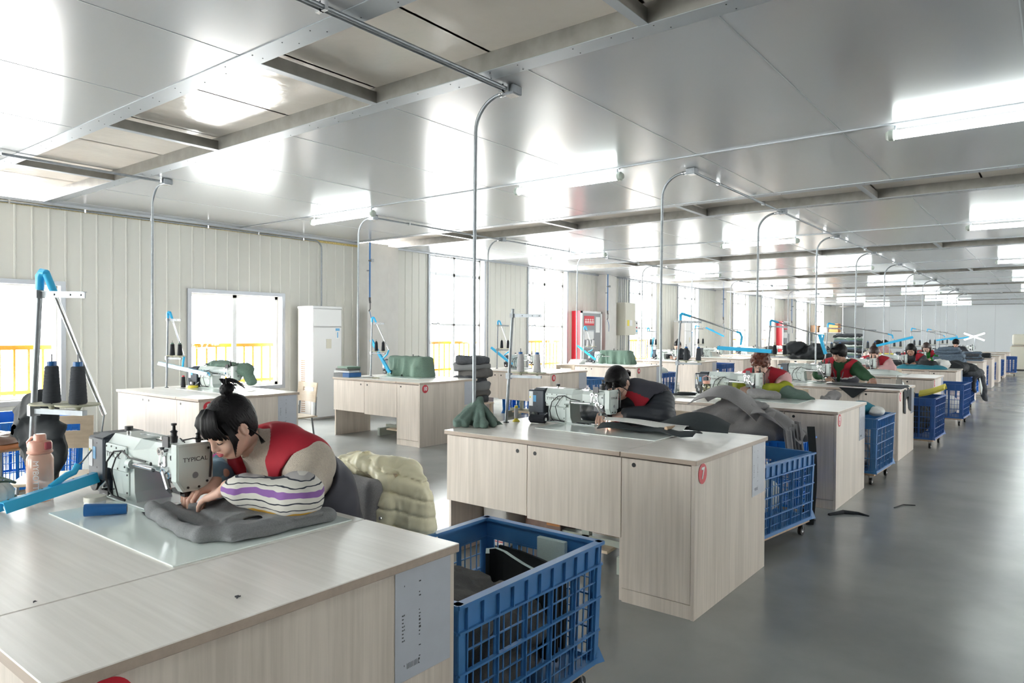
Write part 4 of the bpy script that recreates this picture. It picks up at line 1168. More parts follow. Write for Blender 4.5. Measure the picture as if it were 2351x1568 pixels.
        vo = sdf_mesh('vest', [(c, tr)], ['vest_red', 'vest_white', 'vest_grey'], t, matfn=mf)
        if vneck:   # piping along the opening
            a0 = nk+fw*.10
            for s in (-1, 1):
                pts = [nk+np.array((s*.088, .015, .03)), nk+np.array((s*.078, 0, .01))+fw*.07, ch*.5+nk*.5+np.array((s*.052, 0, 0))+fw*.135, vb+np.array((s*.008, 0, .01))+fw*.012]
                MB().mat('vest_piping').tube([Vector(q) for q in pts], .006, 6).build('piping', t, smooth=60)
    if sleeves:
        for s in 'LR':
            c = SDF(); a, b = V('el'+s), V('wr'+s); u = V('sh'+s)
            c.cap(a+(u-a)*.22, a, .062+bulk*.4, .064+bulk*.3, .03); c.cap(a, a+(b-a)*.80, .066+bulk*.3, .052, .03); c.cap(a+(b-a)*.80, b-(b-a)*.04, .054, .034, .01)
            c.fn(lambda P: .004*nz(P, 45, 7)+.002*nz(P, 90, 2), op='d')
            m = sleeves if isinstance(sleeves, str) else sleeves[s]
            sdf_mesh('sleeve_cover', [(c, min(tr, .007))], m, t)
    if hair: hair(t, Mh, hairmat)
    if legs and sit:
        c = SDF()
        c.cap(hp+(-.07, .0, 0), hp+(.07, .0, 0), .122, k=.04)
        for s in (-1, 1):
            kn = np.array((s*.12, hp[1]-.44, .50)); c.cap(hp+np.array((s*.09, 0, 0)), kn, .098, .074, .05); c.cap(kn, np.array((s*.13, hp[1]-.36, .10)), .070, .056, .03)
        sdf_mesh('trousers', [(c, .016)], legs, t)
        for s in (-1, 1):
            sh = SDF().cap((s*.13, hp[1]-.34, .038), (s*.135, hp[1]-.50, .030), .040, .032, .02).box((s*.132, hp[1]-.42, .012), (.042, .13, .012), .008, .02)
            sdf_mesh('shoe', [(sh, .012)], 'black', t)
    return t, Mh, p
# ================================================================= place desks
def Yk(k): return Y0s+PIT*(k-1)
rowA, rowB = [], []
words = ['', '', '', '', 'fifth', 'sixth', 'seventh', 'eighth', 'ninth', 'tenth', 'eleventh', 'twelfth']
for k in range(0, 12):
    n = 5+2*k
    lab = {0: 'nearest pale wood sewing desk, cut off at the bottom left of the photo', 1: 'whole pale wood sewing desk in mid foreground, numbered 7, glasses woman behind it', 2: 'pale wood sewing desk numbered 9 where the auburn haired woman sits',
           3: 'pale wood sewing desk with a dark cloth draped over its corner', 4: 'pale wood sewing desk where the woman in the pink hoodie sews'}.get(k, 'distant sewing desk beside the aisle, %s along the aisle row' % (words[k] if k > 3 else ''))
    rowA.append(place_desk(XE, Yk(k), str(n), lab, 'sewing desks of the aisle row'))
for k in range(1, 12):
    n = 6+2*k
    lab = {1: 'sewing desk partly hidden behind the nearest woman, red number disc by her hair', 2: 'pale wood sewing desk numbered 10 with binders and a green covered machine', 3: 'pale wood sewing desk numbered 12 with an uncovered machine, wooden chair behind',
           4: 'sewing desk behind the woman with glasses, a green covered machine on it'}.get(k, 'distant sewing desk of the window row, %s from the camera' % ('' if k < 5 else words[k]))
    rowB.append(place_desk(XE2, Yk(k), str(n), lab, 'sewing desks of the window row'))
for k in range(0, 5): desk_sign(rowA[k], str(5+2*k), ring=(k in (2, 3)))
for k in range(0, 4): desk_sign(rowB[k], str(8+2*k))
for k in range(0, 6): paper_pocket(rowA[k], marks=k < 3)
for k in range(0, 6): paper_pocket(rowB[k], marks=k < 1)
# ================================================================= machines
mA = {0: (-2.32, 1.175, 0), 1: (-2.35, 3.99, R_(1))}
for k in range(0, 11):
    x, y, r = mA.get(k, (XE-.98+.02*(k % 3), Yk(k)+.80, R_(1)))
    lab = {0: 'white sewing machine in front of the nearest woman in the beige sweater', 1: 'white sewing machine in front of the woman with glasses', 2: 'white sewing machine in front of the woman with auburn hair',
           3: 'white sewing machine in front of the worker in green sleeves', 4: 'white sewing machine in front of the woman in the pink hoodie'}.get(k, 'small distant sewing machine on the aisle row, %s from the camera' % words[k] if k > 3 else '')
    place_machine(x, y, lab, r)
for k in range(1, 10):
    x, y, r = XE2-.92, Yk(k)+.80, R_(1)
    if k == 1: x, y, r = -6.86, 4.0, R_(14)
    lab = {1: 'sewing machine half covered by a green cloth near the low window', 2: 'sewing machine hidden under the green cover on desk number 10', 3: 'uncovered sewing machine on the desk numbered 12', 4: 'sewing machine under a green cover behind the woman with glasses',
           5: 'sewing machine in front of the woman in black by the windows'}.get(k, 'small distant sewing machine on the window row, %s from the camera' % words[k] if k > 3 else '')
    place_machine(x, y, lab, r)
# ================================================================= thread stands
thread_stand((-2.95, .925, HD), 'thread stand with two dark grey cones beside the pink bottle', ang=R_(22), h=.785, lean=(.02, .03), disc_r=.070, csc=1.12, clab='dark grey thread cone on the nearest stand, %s',
             lamp=dict(arm=(.10, .215, .29), cable=[(.10, .215, .29), (.105, .20, .20), (.13, .13, .13), (.16, .10, .12)], head=((.245, -.155, .035), (.16, .16, .075)), grip=.45, link=[(.165, .10, .125), (.17, .085, .10), (.18, .06, .095), (.20, .0, .065)]))
thread_stand((-2.942, 3.711, HD), 'bare thread stand with two white cones left of the glasses woman', ang=R_(14), h=.77, lean=(.045, .01), coneset=('thread_light', 'spool_blue'), clab='off-white thread cone on the bare stand, %s')
thread_stand((-2.98, 6.45, HD), 'thread stand with a long lamp arm over the auburn haired woman', ang=R_(10), h=.77, lean=(.045, .01), clab='grey thread cone behind the auburn haired woman, %s',
             lamp=dict(arm=(.50, .30, .63), head=((.30, .33, .475), (.83, .33, .45)), grip=.52, link=[(.50, .30, .63), (.53, .31, .62), (.545, .32, .58), (.53, .33, .50)]))
thread_stand((-2.98, 9.18, HD), 'thread stand whose lamp hangs down beside the worker in green', ang=R_(8), h=.75, lean=(.045, .01), coneset=('thread_black', 'disc_cream'), clab='black thread cone left of the worker in green, %s',
             lamp=dict(arm=(.56, .30, .60), head=((.575, .32, .60), (.65, .32, .36)), grip=.4, link=[(.56, .30, .60), (.62, .31, .60), (.60, .32, .50)]))
thread_stand((-2.95, 11.92, HD), 'thread stand with lamp arm above the pink hoodie woman', ang=R_(8), h=.75, lean=(.045, .01), clab='thread cone behind the pink hoodie woman, %s',
             lamp=dict(arm=(.86, .28, .62), head=((.70, .28, .44), (1.2, .28, .58)), grip=.48, link=[(.86, .28, .62), (.92, .28, .60), (.93, .28, .55)]))

thread_stand((-7.50, 3.62, HD), 'thread stand with folded blue lamp beside the low window', ang=R_(10), h=.77, lean=(.01, .01), coneset=('thread_black', 'cloth_cover'), clab='black thread cone by the low window, %s',
             lamp=dict(arm=(.06, .16, .33), head=((-.50, .16, .245), (.56, .16, .165)), grip=.52, link=[(.06, .16, .33), (.04, .16, .28), (.03, .16, .22)]))
thread_stand((-7.48, 6.42, HD), 'thread stand with slanting blue lamp beside the binders', ang=R_(10), h=.77, lean=(.01, .01), coneset=('thread_black', 'black'), clab='black thread cone near the binders, %s',
             lamp=dict(arm=(.25, .10, .36), head=((-.10, .10, .50), (.28, .10, .055)), grip=.6, link=[(.25, .10, .36), (.22, .1, .30), (.13, .1, .24)]))
thread_stand((-7.46, 9.15, HD), 'thread stand with slanting blue lamp beside the uncovered window row machine', ang=R_(10), h=.77, lean=(.01, .01), coneset=('thread_black', 'black'), clab='black thread cone beside the uncovered machine, %s',
             lamp=dict(arm=(.20, .1, .30), head=((-.20, .1, .355), (.25, .1, .085)), grip=.5, link=[(.20, .1, .30), (.15, .1, .27), (.08, .1, .23)]))
thread_stand((-7.46, 11.88, HD), 'thread stand with blue lamp in front of the fire cabinet', ang=R_(10), h=.70, lean=(.01, .01), coneset=('thread_light', 'black'), clab='thread cone in front of the fire cabinet, %s',
             lamp=dict(arm=(.15, .1, .28), head=((-.20, .1, .355), (.22, .1, .09)), grip=.5, link=[(.15, .1, .28), (.10, .1, .25), (.05, .1, .24)]))
thread_stand((-7.46, 14.6, HD), 'thread stand with upright blue lamp left of the woman in black', ang=R_(10), h=.70, lean=(.01, .01), coneset=('thread_black', 'black'), clab='black thread cone left of the woman in black, %s',
             lamp=dict(arm=(.12, .05, .40), head=((.14, .05, .52), (.07, .05, .06)), grip=.5, link=[(.12, .05, .40), (.10, .05, .34)]))
thread_stand((-7.46, 17.3, HD), 'thread stand with tilted blue lamp right of the woman in black', ang=R_(10), h=.78, lean=(.01, .01), coneset=('thread_black', 'black'), clab='black thread cone right of the woman in black, %s',
             lamp=dict(arm=(.4, .05, .72), head=((.28, .05, .77), (.76, .05, .55)), grip=.5, link=[(.4, .05, .72), (.5, .05, .69)]))
for k in range(5, 10):
    thread_stand((-2.95, Yk(k)+.52, HD), 'slim distant thread stand on the aisle row, %s from the camera' % words[k], ang=R_(8), h=.74, lean=(.03, .01), coneset=('thread_grey', 'spool_blue'),
                 clab='tiny thread cone on the %s stand of the aisle row' % words[k] + ', %s',
                 lamp=dict(arm=(.70, .2, .60), head=((.55, .2, .48), (1.0, .2, .56)), grip=.5, link=[(.70, .2, .60), (.74, .2, .56)]) if k in (7, 8) else None)
# ================================================================= crates
def crate_at(x, y, rz, lab, **kw):
    o = make_crate(**kw); o.location = (x, y, 0); o.rotation_euler = (0, 0, rz); tag(o, lab, 'crate', 'blue crates on dollies'); return o
crate_at(-1.675, 1.935, 0, 'large blue lattice crate behind the nearest desk, dark offcuts inside', z1=.585, lx=.56, ly=.80)
crate_at(-1.665, 4.72, R_(-8), 'blue crate on castors beside the number 7 desk', z1=.575, lx=.56, ly=.82, rows=3)
crate_at(-1.745, 5.50, 0, 'bright blue basket heaped with grey cloth, between desks 7 and 9', lx=.52, ly=.42, z0=.12, z1=.60, nx=4, ny=3, rows=4, mat='crate_bright')
c9 = crate_at(-1.57, 7.43, R_(-2), 'blue crate of offcuts beyond the number 9 desk', z1=.62, lx=.56, ly=.70)
crate_at(-1.45, 10.18, R_(-2), 'blue crate holding a yellow foam piece', z1=.62, mat='crate_dark', lx=.58, ly=.72)
crate_at(-1.45, 12.95, R_(-2), 'blue crate with pale cloth seen through its lattice', z1=.64, mat='crate_dark', lx=.66, ly=.70)
crate_at(-1.55, 15.7, 0, 'blue crate buried under draped grey cloth', z1=.62, mat='crate_dark')
crate_at(-1.66, 18.5, 0, 'small distant blue crate, sixth beside the aisle', z1=.62, mat='crate_bright', lx=.5)
crate_at(-1.66, 21.2, 0, 'small distant blue crate, seventh beside the aisle', z1=.62, mat='crate_dark', lx=.5)
crate_at(-1.66, 24.0, 0, 'small distant blue crate, eighth beside the aisle', z1=.62, mat='crate_dark', lx=.5)
crate_at(-1.62, 27.0, 0, 'small distant blue crate, ninth beside the aisle', z1=.62, mat='crate_dark', lx=.5)
crate_at(-1.34, 29.7, 0, 'small dark blue crate farthest along the aisle', z1=.66, mat='crate_dark', lx=.42, ly=.6)
crate_at(-6.45, 13.0, 0, 'blue crate with pale offcuts in front of the woman in black', z1=.60, mat='crate_dark')
crate_at(-6.35, 10.25, 0, 'blue crate behind the head of the glasses woman', z1=.62, lx=.5, ly=.6)
crate_at(-6.3, 15.8, 0, 'blue crate behind the number 9 thread stand', z1=.70, mat='crate_dark')
crate_at(-7.35, 9.55, 0, 'small blue crate under the number 12 desk', lx=.34, ly=.3, z0=.002, z1=.30, nx=2, ny=2, rows=2, dolly=False, mat='crate_bright')
crate_at(-6.95, 2.12, 0, 'blue crate at the left edge with brown leather pieces', z1=.66, lx=.9, ly=.6, mat='crate_bright')
# ================================================================= chairs
place_chair(-6.70, 4.62, R_(-4), 'light wooden chair behind the desk near the low window')
place_chair(-6.90, 10.2, R_(2), 'light wooden chair behind the number 12 desk')
place_chair(-5.05, 1.72, R_(60), 'chair at the left with a black bag over its back')
for k, y in ((1, 4.62), (2, 7.40), (3, 10.1), (4, 12.9)):
    place_chair(XE-.86, y+.03, 0, 'chair under the %s' % {1: 'woman with glasses', 2: 'woman with auburn hair', 3: 'worker in the green sweater', 4: 'woman in the pink hoodie'}[k])
# ================================================================= people
def strands(parent, Mh, mat, curves, r=.0035, name='hair_strands'):
    mb = MB().mat(mat)
    for c in curves:
        n = len(c); mb.tube([Mh @ Vector(p) for p in c], [r*(1, 1, .8, .35)[min(3, int(4*i/n))] for i in range(n)], 6)
    o = mb.build(name, parent, smooth=180); o['kind'] = 'stuff'; return o
def bun_extra(c, r): return lambda H: H.ell(c, r, .02)
def hair_w1(t, Mh, mat):
    def ex(H):
        H.ell((0, -.070, .118), (.018, .018, .020), .006)
        H.ell((0, -.082, .146), (.032, .030, .024), .006)
    hair_mesh(t, Mh, mat, ex, res=.0038, grooves=(.0013, 60))
    random.seed(5); cs = []
    for i in range(44):
        x = -.068+.136*i/43+random.uniform(-.002, .002); e = random.uniform(-.006, .006); a = abs(x)/.068
        z_end = .034-.030*a*a+e
        cs.append([(x*.55, .035, .134-.01*a), (x*.85, .072-.012*a, .116-.012*a), (x*1.0, .098-.020*a, .078), (x*1.08, .106-.030*a, .050), (x*1.12, .105-.036*a*a-.004, z_end)])
    strands(t, Mh, mat, cs, .0046, 'fringe')
    cs = []
    for s in (-1, 1):
        for i in range(7):
            j = i*.003
            cs.append([(s*.066, .055-j, .075), (s*.080, .058-j, .03), (s*(.079+.001*i), .064-j*1.5, -.02), (s*(.070+.002*i), .078-j*2, -.075+j*3)])
        for i in range(5):
            cs.append([(s*.078, .0, .03), (s*.086, -.03, -.02), (s*.080, -.05, -.07), (s*(.07+.002*i), -.045-.004*i, -.12)])
    for i in range(24):
        a = random.uniform(-1.6, 1.6); L = random.uniform(.03, .065)
        cs.append([(0, -.085, .15), (math.sin(a)*.02, -.09-math.cos(a)*.012, .178+random.uniform(0, .012)), (math.sin(a)*.036, -.105-math.cos(a)*.02, .165), (math.sin(a)*.045, -.12-math.cos(a)*.025, .16-L)])
    strands(t, Mh, mat, cs, .0026)
def striped():
    "white cotton sleeve cover printed with purple, black and orange lines running along the arm"
    m, N, L, B = nmat('sleeve_striped')
    uv = N.new('ShaderNodeTexCoord'); mp = N.new('ShaderNodeMapping'); mp.vector_type = 'TEXTURE'
    a = Vector((.268, -.315, .862)); b = Vector((.062, -.435, .868)); x = (b-a).normalized(); z = Vector((0, 0, 1)); y = z.cross(x).normalized(); z = x.cross(y)
    mp.inputs['Location'].default_value = a; mp.inputs['Rotation'].default_value = Matrix((x, y, z)).transposed().to_euler()
    L.new(uv.outputs['Object'], mp.inputs['Vector'])
    sp = N.new('ShaderNodeSeparateXYZ'); L.new(mp.outputs[0], sp.inputs[0])
    at2 = N.new('ShaderNodeMath'); at2.operation = 'ARCTAN2'; L.new(sp.outputs[2], at2.inputs[0]); L.new(sp.outputs[1], at2.inputs[1])
    nn = N.new('ShaderNodeTexNoise'); nn.inputs['Scale'].default_value = 14; L.new(uv.outputs['Object'], nn.inputs['Vector'])
    ad = N.new('ShaderNodeMath'); ad.operation = 'MULTIPLY_ADD'; ad.inputs[1].default_value = .10; L.new(nn.outputs['Fac'], ad.inputs[0]); 
    dv = N.new('ShaderNodeMath'); dv.operation = 'MULTIPLY'; dv.inputs[1].default_value = 1/(2*PI); L.new(sp.outputs[2], dv.inputs[0]); dv.inputs[1].default_value = 3.6; L.new(dv.outputs[0], ad.inputs[2])
    fr = N.new('ShaderNodeMath'); fr.operation = 'FRACT'; ml = N.new('ShaderNodeMath'); ml.operation = 'MULTIPLY'; ml.inputs[1].default_value = 2.0
    L.new(ad.outputs[0], ml.inputs[0]); L.new(ml.outputs[0], fr.inputs[0])
    r = N.new('ShaderNodeValToRGB'); r.color_ramp.interpolation = 'CONSTANT'; e = r.color_ramp.elements
    Wt, Pu, Bk, Or, Gy = (.62, .60, .55, 1), (.24, .11, .34, 1), (.02, .025, .04, 1), (.62, .34, .04, 1), (.40, .38, .38, 1)
    st = [(0, Wt), (.08, Bk), (.11, Wt), (.22, Pu), (.34, Wt), (.42, Bk), (.445, Wt), (.56, Bk), (.585, Gy), (.68, Wt), (.78, Or), (.86, Wt), (.93, Bk), (.955, Wt)]
    e[0].position = 0; e[0].color = Wt; e[1].position = st[1][0]; e[1].color = st[1][1]
    for p, c in st[2:]:
        q = e.new(p); q.color = c
    L.new(fr.outputs[0], r.inputs[0]); L.new(r.outputs[0], B.inputs['Base Color']); B.inputs['Roughness'].default_value = .85
    MATS['sleeve_striped'] = m
    m, N, L, B = nmat('sleeve_floral'); tc = N.new('ShaderNodeTexCoord'); v = N.new('ShaderNodeTexVoronoi'); v.inputs['Scale'].default_value = 18; L.new(tc.outputs['Object'], v.inputs['Vector'])
    r = N.new('ShaderNodeValToRGB'); r.color_ramp.interpolation = 'CONSTANT'; e = r.color_ramp.elements
    sp = N.new('ShaderNodeSeparateXYZ'); L.new(v.outputs['Color'], sp.inputs[0])
    e[0].color = (.16, .30, .42, 1); e[1].position = .45; e[1].color = (.55, .05, .32, 1); q = e.new(.7); q.color = (.45, .45, .5, 1); q = e.new(.85); q.color = (.25, .42, .55, 1)
    L.new(sp.outputs[0], r.inputs[0]); L.new(r.outputs[0], B.inputs['Base Color']); B.inputs['Roughness'].default_value = .85; MATS['sleeve_floral'] = m
striped()
w1, M1, P1 = person((-2.15, 1.64, 0), 0, 'nearest woman, red vest over a beige jumper, striped sleeve covers, head bent over her machine',
    pose=dict(hip=(0, .0, .53), chest=(0, -.105, .80), neck=(0, -.225, .965), hs=.80, head=(-.005, -.392, 1.066), hpitch=.60, hyaw=.10, shL=(.160, -.20, .940), shR=(-.165, -.215, .935),
              elL=(.268, -.315, .862), wrL=(.062, -.435, .888), elR=(-.30, -.25, .865), wrR=(-.125, -.375, .885), handL=((-.90, -.16, -.36), (-.25, -.35, 1)), handR=((.05, -.90, -.34), (.1, -.2, 1)),
              hkL=dict(s=1, curl=(.25, .38, .20), spread=.10, thumb=(.7, .6, -.45)), hkR=dict(curl=(.5, .7, .4))),
    res=.007, hres=.0030, handres=.0028, top='sweater_beige', collar=True, sleeves={'L': 'sleeve_striped', 'R': 'sleeve_floral'}, hair=hair_w1, w=1.04, jaw=1.1, bulk=.006, top_res=.006, greyz=.835)

def hair_w2(t, Mh, mat):
    def ex(H):
        H.cap((0, -.10, .02), (0, -.135, -.02), .030, .024, .02)
        H.ell((0, .030, .100), (.066, .052, .030), .02)
    hair_mesh(t, Mh, mat, ex, fringe=False, res=.005, grooves=(.0012, 50))
    strands(t, Mh, 'hair_brown', [[(x, -.13, -.02), (x*1.4, -.165, -.03), (x*1.6, -.18, -.06), (x*1.2, -.175, -.10)] for x in np.linspace(-.025, .025, 9)], .010, 'ponytail')
    strands(t, Mh, mat, [[(s*.03, .075, .115), (s*.065, .085, .07), (s*.083, .07, .02), (s*.084, .055, -.03+k*.006)] for s in (-1, 1) for k in range(4)], .004)
w2, M2, P2 = person((-2.30, 4.50, 0), 0, 'woman with glasses in a black quilted jacket and red vest, face close to her machine',
    pose=dict(head=(-.03, -.355, 1.045), hpitch=.78, hyaw=.12, hroll=.12, neck=(0, -.235, .955), chest=(0, -.12, .82), shL=(.175, -.16, .93), shR=(-.17, -.20, .925), elL=(.25, -.27, .852), wrL=(.05, -.42, .855), elR=(-.27, -.30, .85), wrR=(-.10, -.43, .855),
              handL=((-.80, -.45, -.35), (0, -.3, 1)), handR=((.35, -.85, -.30), (0, -.3, 1))),
    res=.009, hres=.004, top='jacket_black', hood='down', collar=True, glasses=True, hair=hair_w2, bulk=.022, quilt=95, w=1.05, jaw=1.15, legs='jeans', hoodr=.056, vwide=.80, yk=.5, sd0=.055)
def hair_w3(t, Mh, mat):
    H_ = lambda H: (H.ell((0, .05, .085), (.062, .045, .035), .02), H.fn(lambda P: .010*nz(P, 75, 2)+.006*nz(P, 160, 4), op='d'))
    hair_mesh(t, Mh, mat, H_, fringe=True, res=.005, volume=.012, grooves=(.002, 40))
w3, M3, P3 = person((-2.31, 7.24, 0), 0, 'woman with short auburn hair in a pink jumper, red vest and lime green sleeve covers',
    pose=dict(head=(0, -.30, 1.09), hpitch=.42, hyaw=.05, neck=(0, -.20, .965), chest=(0, -.09, .82), shL=(.165, -.15, .94), shR=(-.165, -.15, .94), elL=(.245, -.30, .855), wrL=(.06, -.44, .862), elR=(-.27, -.28, .855), wrR=(-.12, -.42, .86),
              handL=((-.85, -.35, -.30), (0, -.3, 1)), handR=((.35, -.85, -.30), (0, -.3, 1))),
    skin='skin_pale', res=.010, hres=.0045, top='pink_sweater', sleeves='lime', hair=hair_w3, hairmat='hair_red', glasses=True, bulk=.01, w=1.08, jaw=1.2)
def hair_w4(t, Mh, mat):
    hair_mesh(t, Mh, mat, lambda H: H.ell((0, .045, .075), (.070, .050, .042), .02), res=.006, volume=.010, grooves=(.0015, 44), ears=False)
    random.seed(9)
    strands(t, Mh, mat, [[(x*.6, .05, .125), (x, .09-.2*x*x*20*.1, .10), (x*1.1, .105-abs(x)*.35, .065), (x*1.12, .102-abs(x)*.4, .036+random.uniform(-.006, .006))] for x in np.linspace(-.07, .07, 24)], .005, 'fringe')
w4, M4_, P4 = person((-2.27, 10.02, 0), 0, 'worker with cropped black hair, dark green jumper and red vest, arm stretched over dark cloth',
    pose=dict(hip=(0, .08, .53), chest=(.02, -.06, .85), neck=(.02, -.15, 1.005), head=(.03, -.245, 1.135), hpitch=.42, hyaw=-.35, hroll=-.1, shL=(.185, -.12, .975), shR=(-.15, -.13, .975), elL=(.34, -.28, .875), wrL=(.47, -.46, .835), elR=(-.22, -.26, .86), wrR=(-.06, -.40, .83),
              handL=((.25, -.9, -.35), (0, -.3, 1)), handR=((.25, -.85, -.30), (0, -.3, 1)), hkL=dict(curl=(.5, .6, .4))),
    skin='skin_dark', res=.011, hres=.005, top='green_sweater', hair=hair_w4, w=1.0, jaw=1.1, bulk=.004, vv=.045, stripe=-.055)
def hair_pony(high=True):
    def f(t, Mh, mat):
        def ex(H):
            if high:
                H.ell((0, -.075, .125), (.028, .028, .028), .02); H.cap((0, -.095, .135), (.01, -.15, .05), .030, .022, .02); H.cap((.01, -.15, .05), (.015, -.16, -.04), .022, .008, .02)
        hair_mesh(t, Mh, mat, ex, fringe=False, res=.007, grooves=(.0015, 40))
    return f
w5, M5, P5 = person((-2.33, 12.72, 0), 0, 'woman with a high ponytail in a pale pink hoodie and red vest',
    pose=dict(head=(0, -.28, 1.085), hpitch=.55, hyaw=.0, neck=(0, -.19, .965), chest=(0, -.09, .82), shL=(.165, -.15, .94), shR=(-.165, -.15, .94), elL=(.25, -.28, .86), wrL=(.08, -.42, .86), elR=(-.25, -.28, .86), wrR=(-.1, -.42, .86)),
    skin='skin', res=.012, hres=.006, top='hoodie_pink', hood='down', collar=True, hair=hair_pony(), hairmat='hair_brown', bulk=.008)
def hair_long(t, Mh, mat):
    def ex(H):
        for s in (-1, 1): H.cap((s*.075, -.02, .03), (s*.088, .0, -.13), .030, .022, .02); H.cap((s*.075, -.05, .0), (s*.07, -.06, -.16), .035, .03, .02)
    hair_mesh(t, Mh, mat, ex, fringe=True, res=.008, grooves=(.002, 36), ears=False)
for (x, y, lab, kw) in (
    (-2.20, 15.40, 'woman with long dark hair in a red and grey vest behind the pink hoodie woman', dict(skin='skin_dark', top='cloth_charcoal', hair=hair_long)),
    (-2.30, 18.15, 'woman with wavy brown hair and bright green sleeves', dict(skin='skin_pale', top='green_bright', vest=True, hair=hair_long, hairmat='hair_brown')),
    (-2.25, 23.3, 'distant dark haired worker peering over a stack of blue grey cloth', dict(skin='skin', top='jacket_black', vest=False, hair=hair_w4)),
    (-6.95, 15.42, 'woman in black with her hair up, sewing in the window row', dict(skin='skin', top='jacket_black', vest=False, collar=True, hair=hair_pony(False) if 0 else hair_pony()))):
    z = .05 if y > 20 else 0
    person((x, y, z), 0, lab, pose=dict(head=(0, -.28, 1.10), hpitch=.50, neck=(0, -.19, .975), chest=(0, -.09, .82), shL=(.165, -.15, .945), shR=(-.165, -.15, .945), elL=(.25, -.28, .86), wrL=(.09, -.42, .86), elR=(-.25, -.28, .86), wrR=(-.09, -.42, .86)),
           res=.014, hres=.008, handres=.006, **kw)
for i, (px, py, yy, lab) in enumerate(((2018, 776, 24.3, 'far away person in a pink overall with dark hair, seen from behind'), (1997, 781, 22.6, 'far away stooping person in a faded pink overall'))):
    a = at(px, py, 'Y', yy)
    person((a.x, yy+.2, 0), 2.6 if i == 0 else 2.0, lab, pose=dict(head=(0, -.2, 1.10), hpitch=.35, neck=(0, -.14, .965), chest=(0, -.07, .82), shL=(.165, -.1, .94), shR=(-.165, -.1, .94), elL=(.22, -.2, .75), wrL=(.1, -.38, .75), elR=(-.22, -.2, .75), wrR=(-.1, -.38, .75)),
           res=.016, hres=.010, handres=.008, top='hoodie_pink', vest=False, hair=hair_pony(False) if 0 else hair_w4, group='far workers in pink')
# ================================================================= cloth and small things
def ridged(P, f, s=0):
    "sharp creased folds: warped, two octaves"
    Q = P+.35/f*np.stack([nz(P, f*.7, s+11), nz(P, f*.7, s+23), nz(P, f*.7, s+37)], -1)*3
    a = 1-np.abs(nz(Q, f, s))*2.4; b = 1-np.abs(nz(Q, f*2.1, s+5))*2.4
    return np.clip(a, -.6, 1)*.75+np.clip(b, -.6, 1)*.3
def sm(pts, n=8):
    "closed Catmull-Rom through 2D points"
    o = []; k = len(pts)
    for i in range(k):
        p0, p1, p2, p3 = [np.array(pts[(i+j-1) % k], float) for j in range(4)]
        for t in np.linspace(0, 1, n, endpoint=False):
            o.append(.5*((2*p1)+(-p0+p2)*t+(2*p0-5*p1+4*p2-p3)*t*t+(-p0+3*p1-3*p2+p3)*t**3))
    return np.array(o)
def hsheet(name, outline, z0, h, mat, lab=None, cat=None, rings=26, n=8, amp=.010, fr=14, seed=0, edge=.25, hf=None, group=None, parent=None, sharp=False, under=0):
    """a lump or sheet of cloth on a flat support: closed mesh; outline in world xy"""
    O = sm(outline, n) if not sharp else np.array([np.array(outline[i])*(1-t)+np.array(outline[(i+1) % len(outline)])*t for i in range(len(outline)) for t in np.linspace(0, 1, n, endpoint=False)])
    c = O.mean(0); K = len(O); vs = []; fs = []
    for r in range(rings+1):
        q = 1-(r/rings); xy = c+(O-c)*q
        P = np.column_stack([xy, np.full(K, z0)])
        prof = (1-q**4)**.5 if edge is None else np.clip((1-q)/edge, 0, 1)**.5
        base = h*prof
        if hf is not None: base = base*hf(xy[:, 0], xy[:, 1], q)
        fold = amp*ridged(P*np.array((1, 1, 1)), fr, seed)+amp*.5*nz(P, fr*2.7, seed+3)
        z = z0+base+fold*np.clip((1-q)*6, 0, 1); z = np.maximum(z, z0+.0015)
        if r == 0: z = np.full(K, z0+.0008)
        vs += [tuple(v) for v in np.column_stack([xy, z])]
    for r in range(rings):
        for j in range(K): fs.append([r*K+j, r*K+(j+1) % K, (r+1)*K+(j+1) % K, (r+1)*K+j])
    vs.append((c[0], c[1], z0)); b = len(vs)-1
    for j in range(K): fs.append([(j+1) % K, j, b])
    mb = MB().mat(mat); mb.add(vs, fs); o = mb.build(name, parent, smooth=60)
    if lab: tag(o, lab, cat or 'cloth', group)
    return o
def scloth(name, prims, mat, lab, cat='cloth', res=.008, amp=.006, fr=30, seed=0, group=None, flat=None, cut=None, amp2=0, fr2=90):
    c = SDF()
    for p in prims:
        if len(p) == 4 and not np.isscalar(p[1]): c.cap(p[0], p[1], p[2], p[3], k=.03)
        elif p[0] == 'e': c.ell(p[1], p[2], p[3] if len(p) > 3 else .03)
        elif p[0] == 'b': c.box(p[1], p[2], p[3], p[4] if len(p) > 4 else .02, rot=p[5] if len(p) > 5 else None)
        elif p[0] == 's': c.cap(p[1], p[2], p[3], p[4], k=.02, op='s')
    c.fn(lambda P: -amp*ridged(P, fr, seed)+amp*.5+(amp2*nz(P, fr2, seed+5) if amp2 else 0), op='d')
    if flat is not None: c.fn(lambda P: flat-P[..., 2], k=.004, op='i')
    o = sdf_mesh(name, [(c, res)], mat); return tag(o, lab, cat, group)
T_ = HD
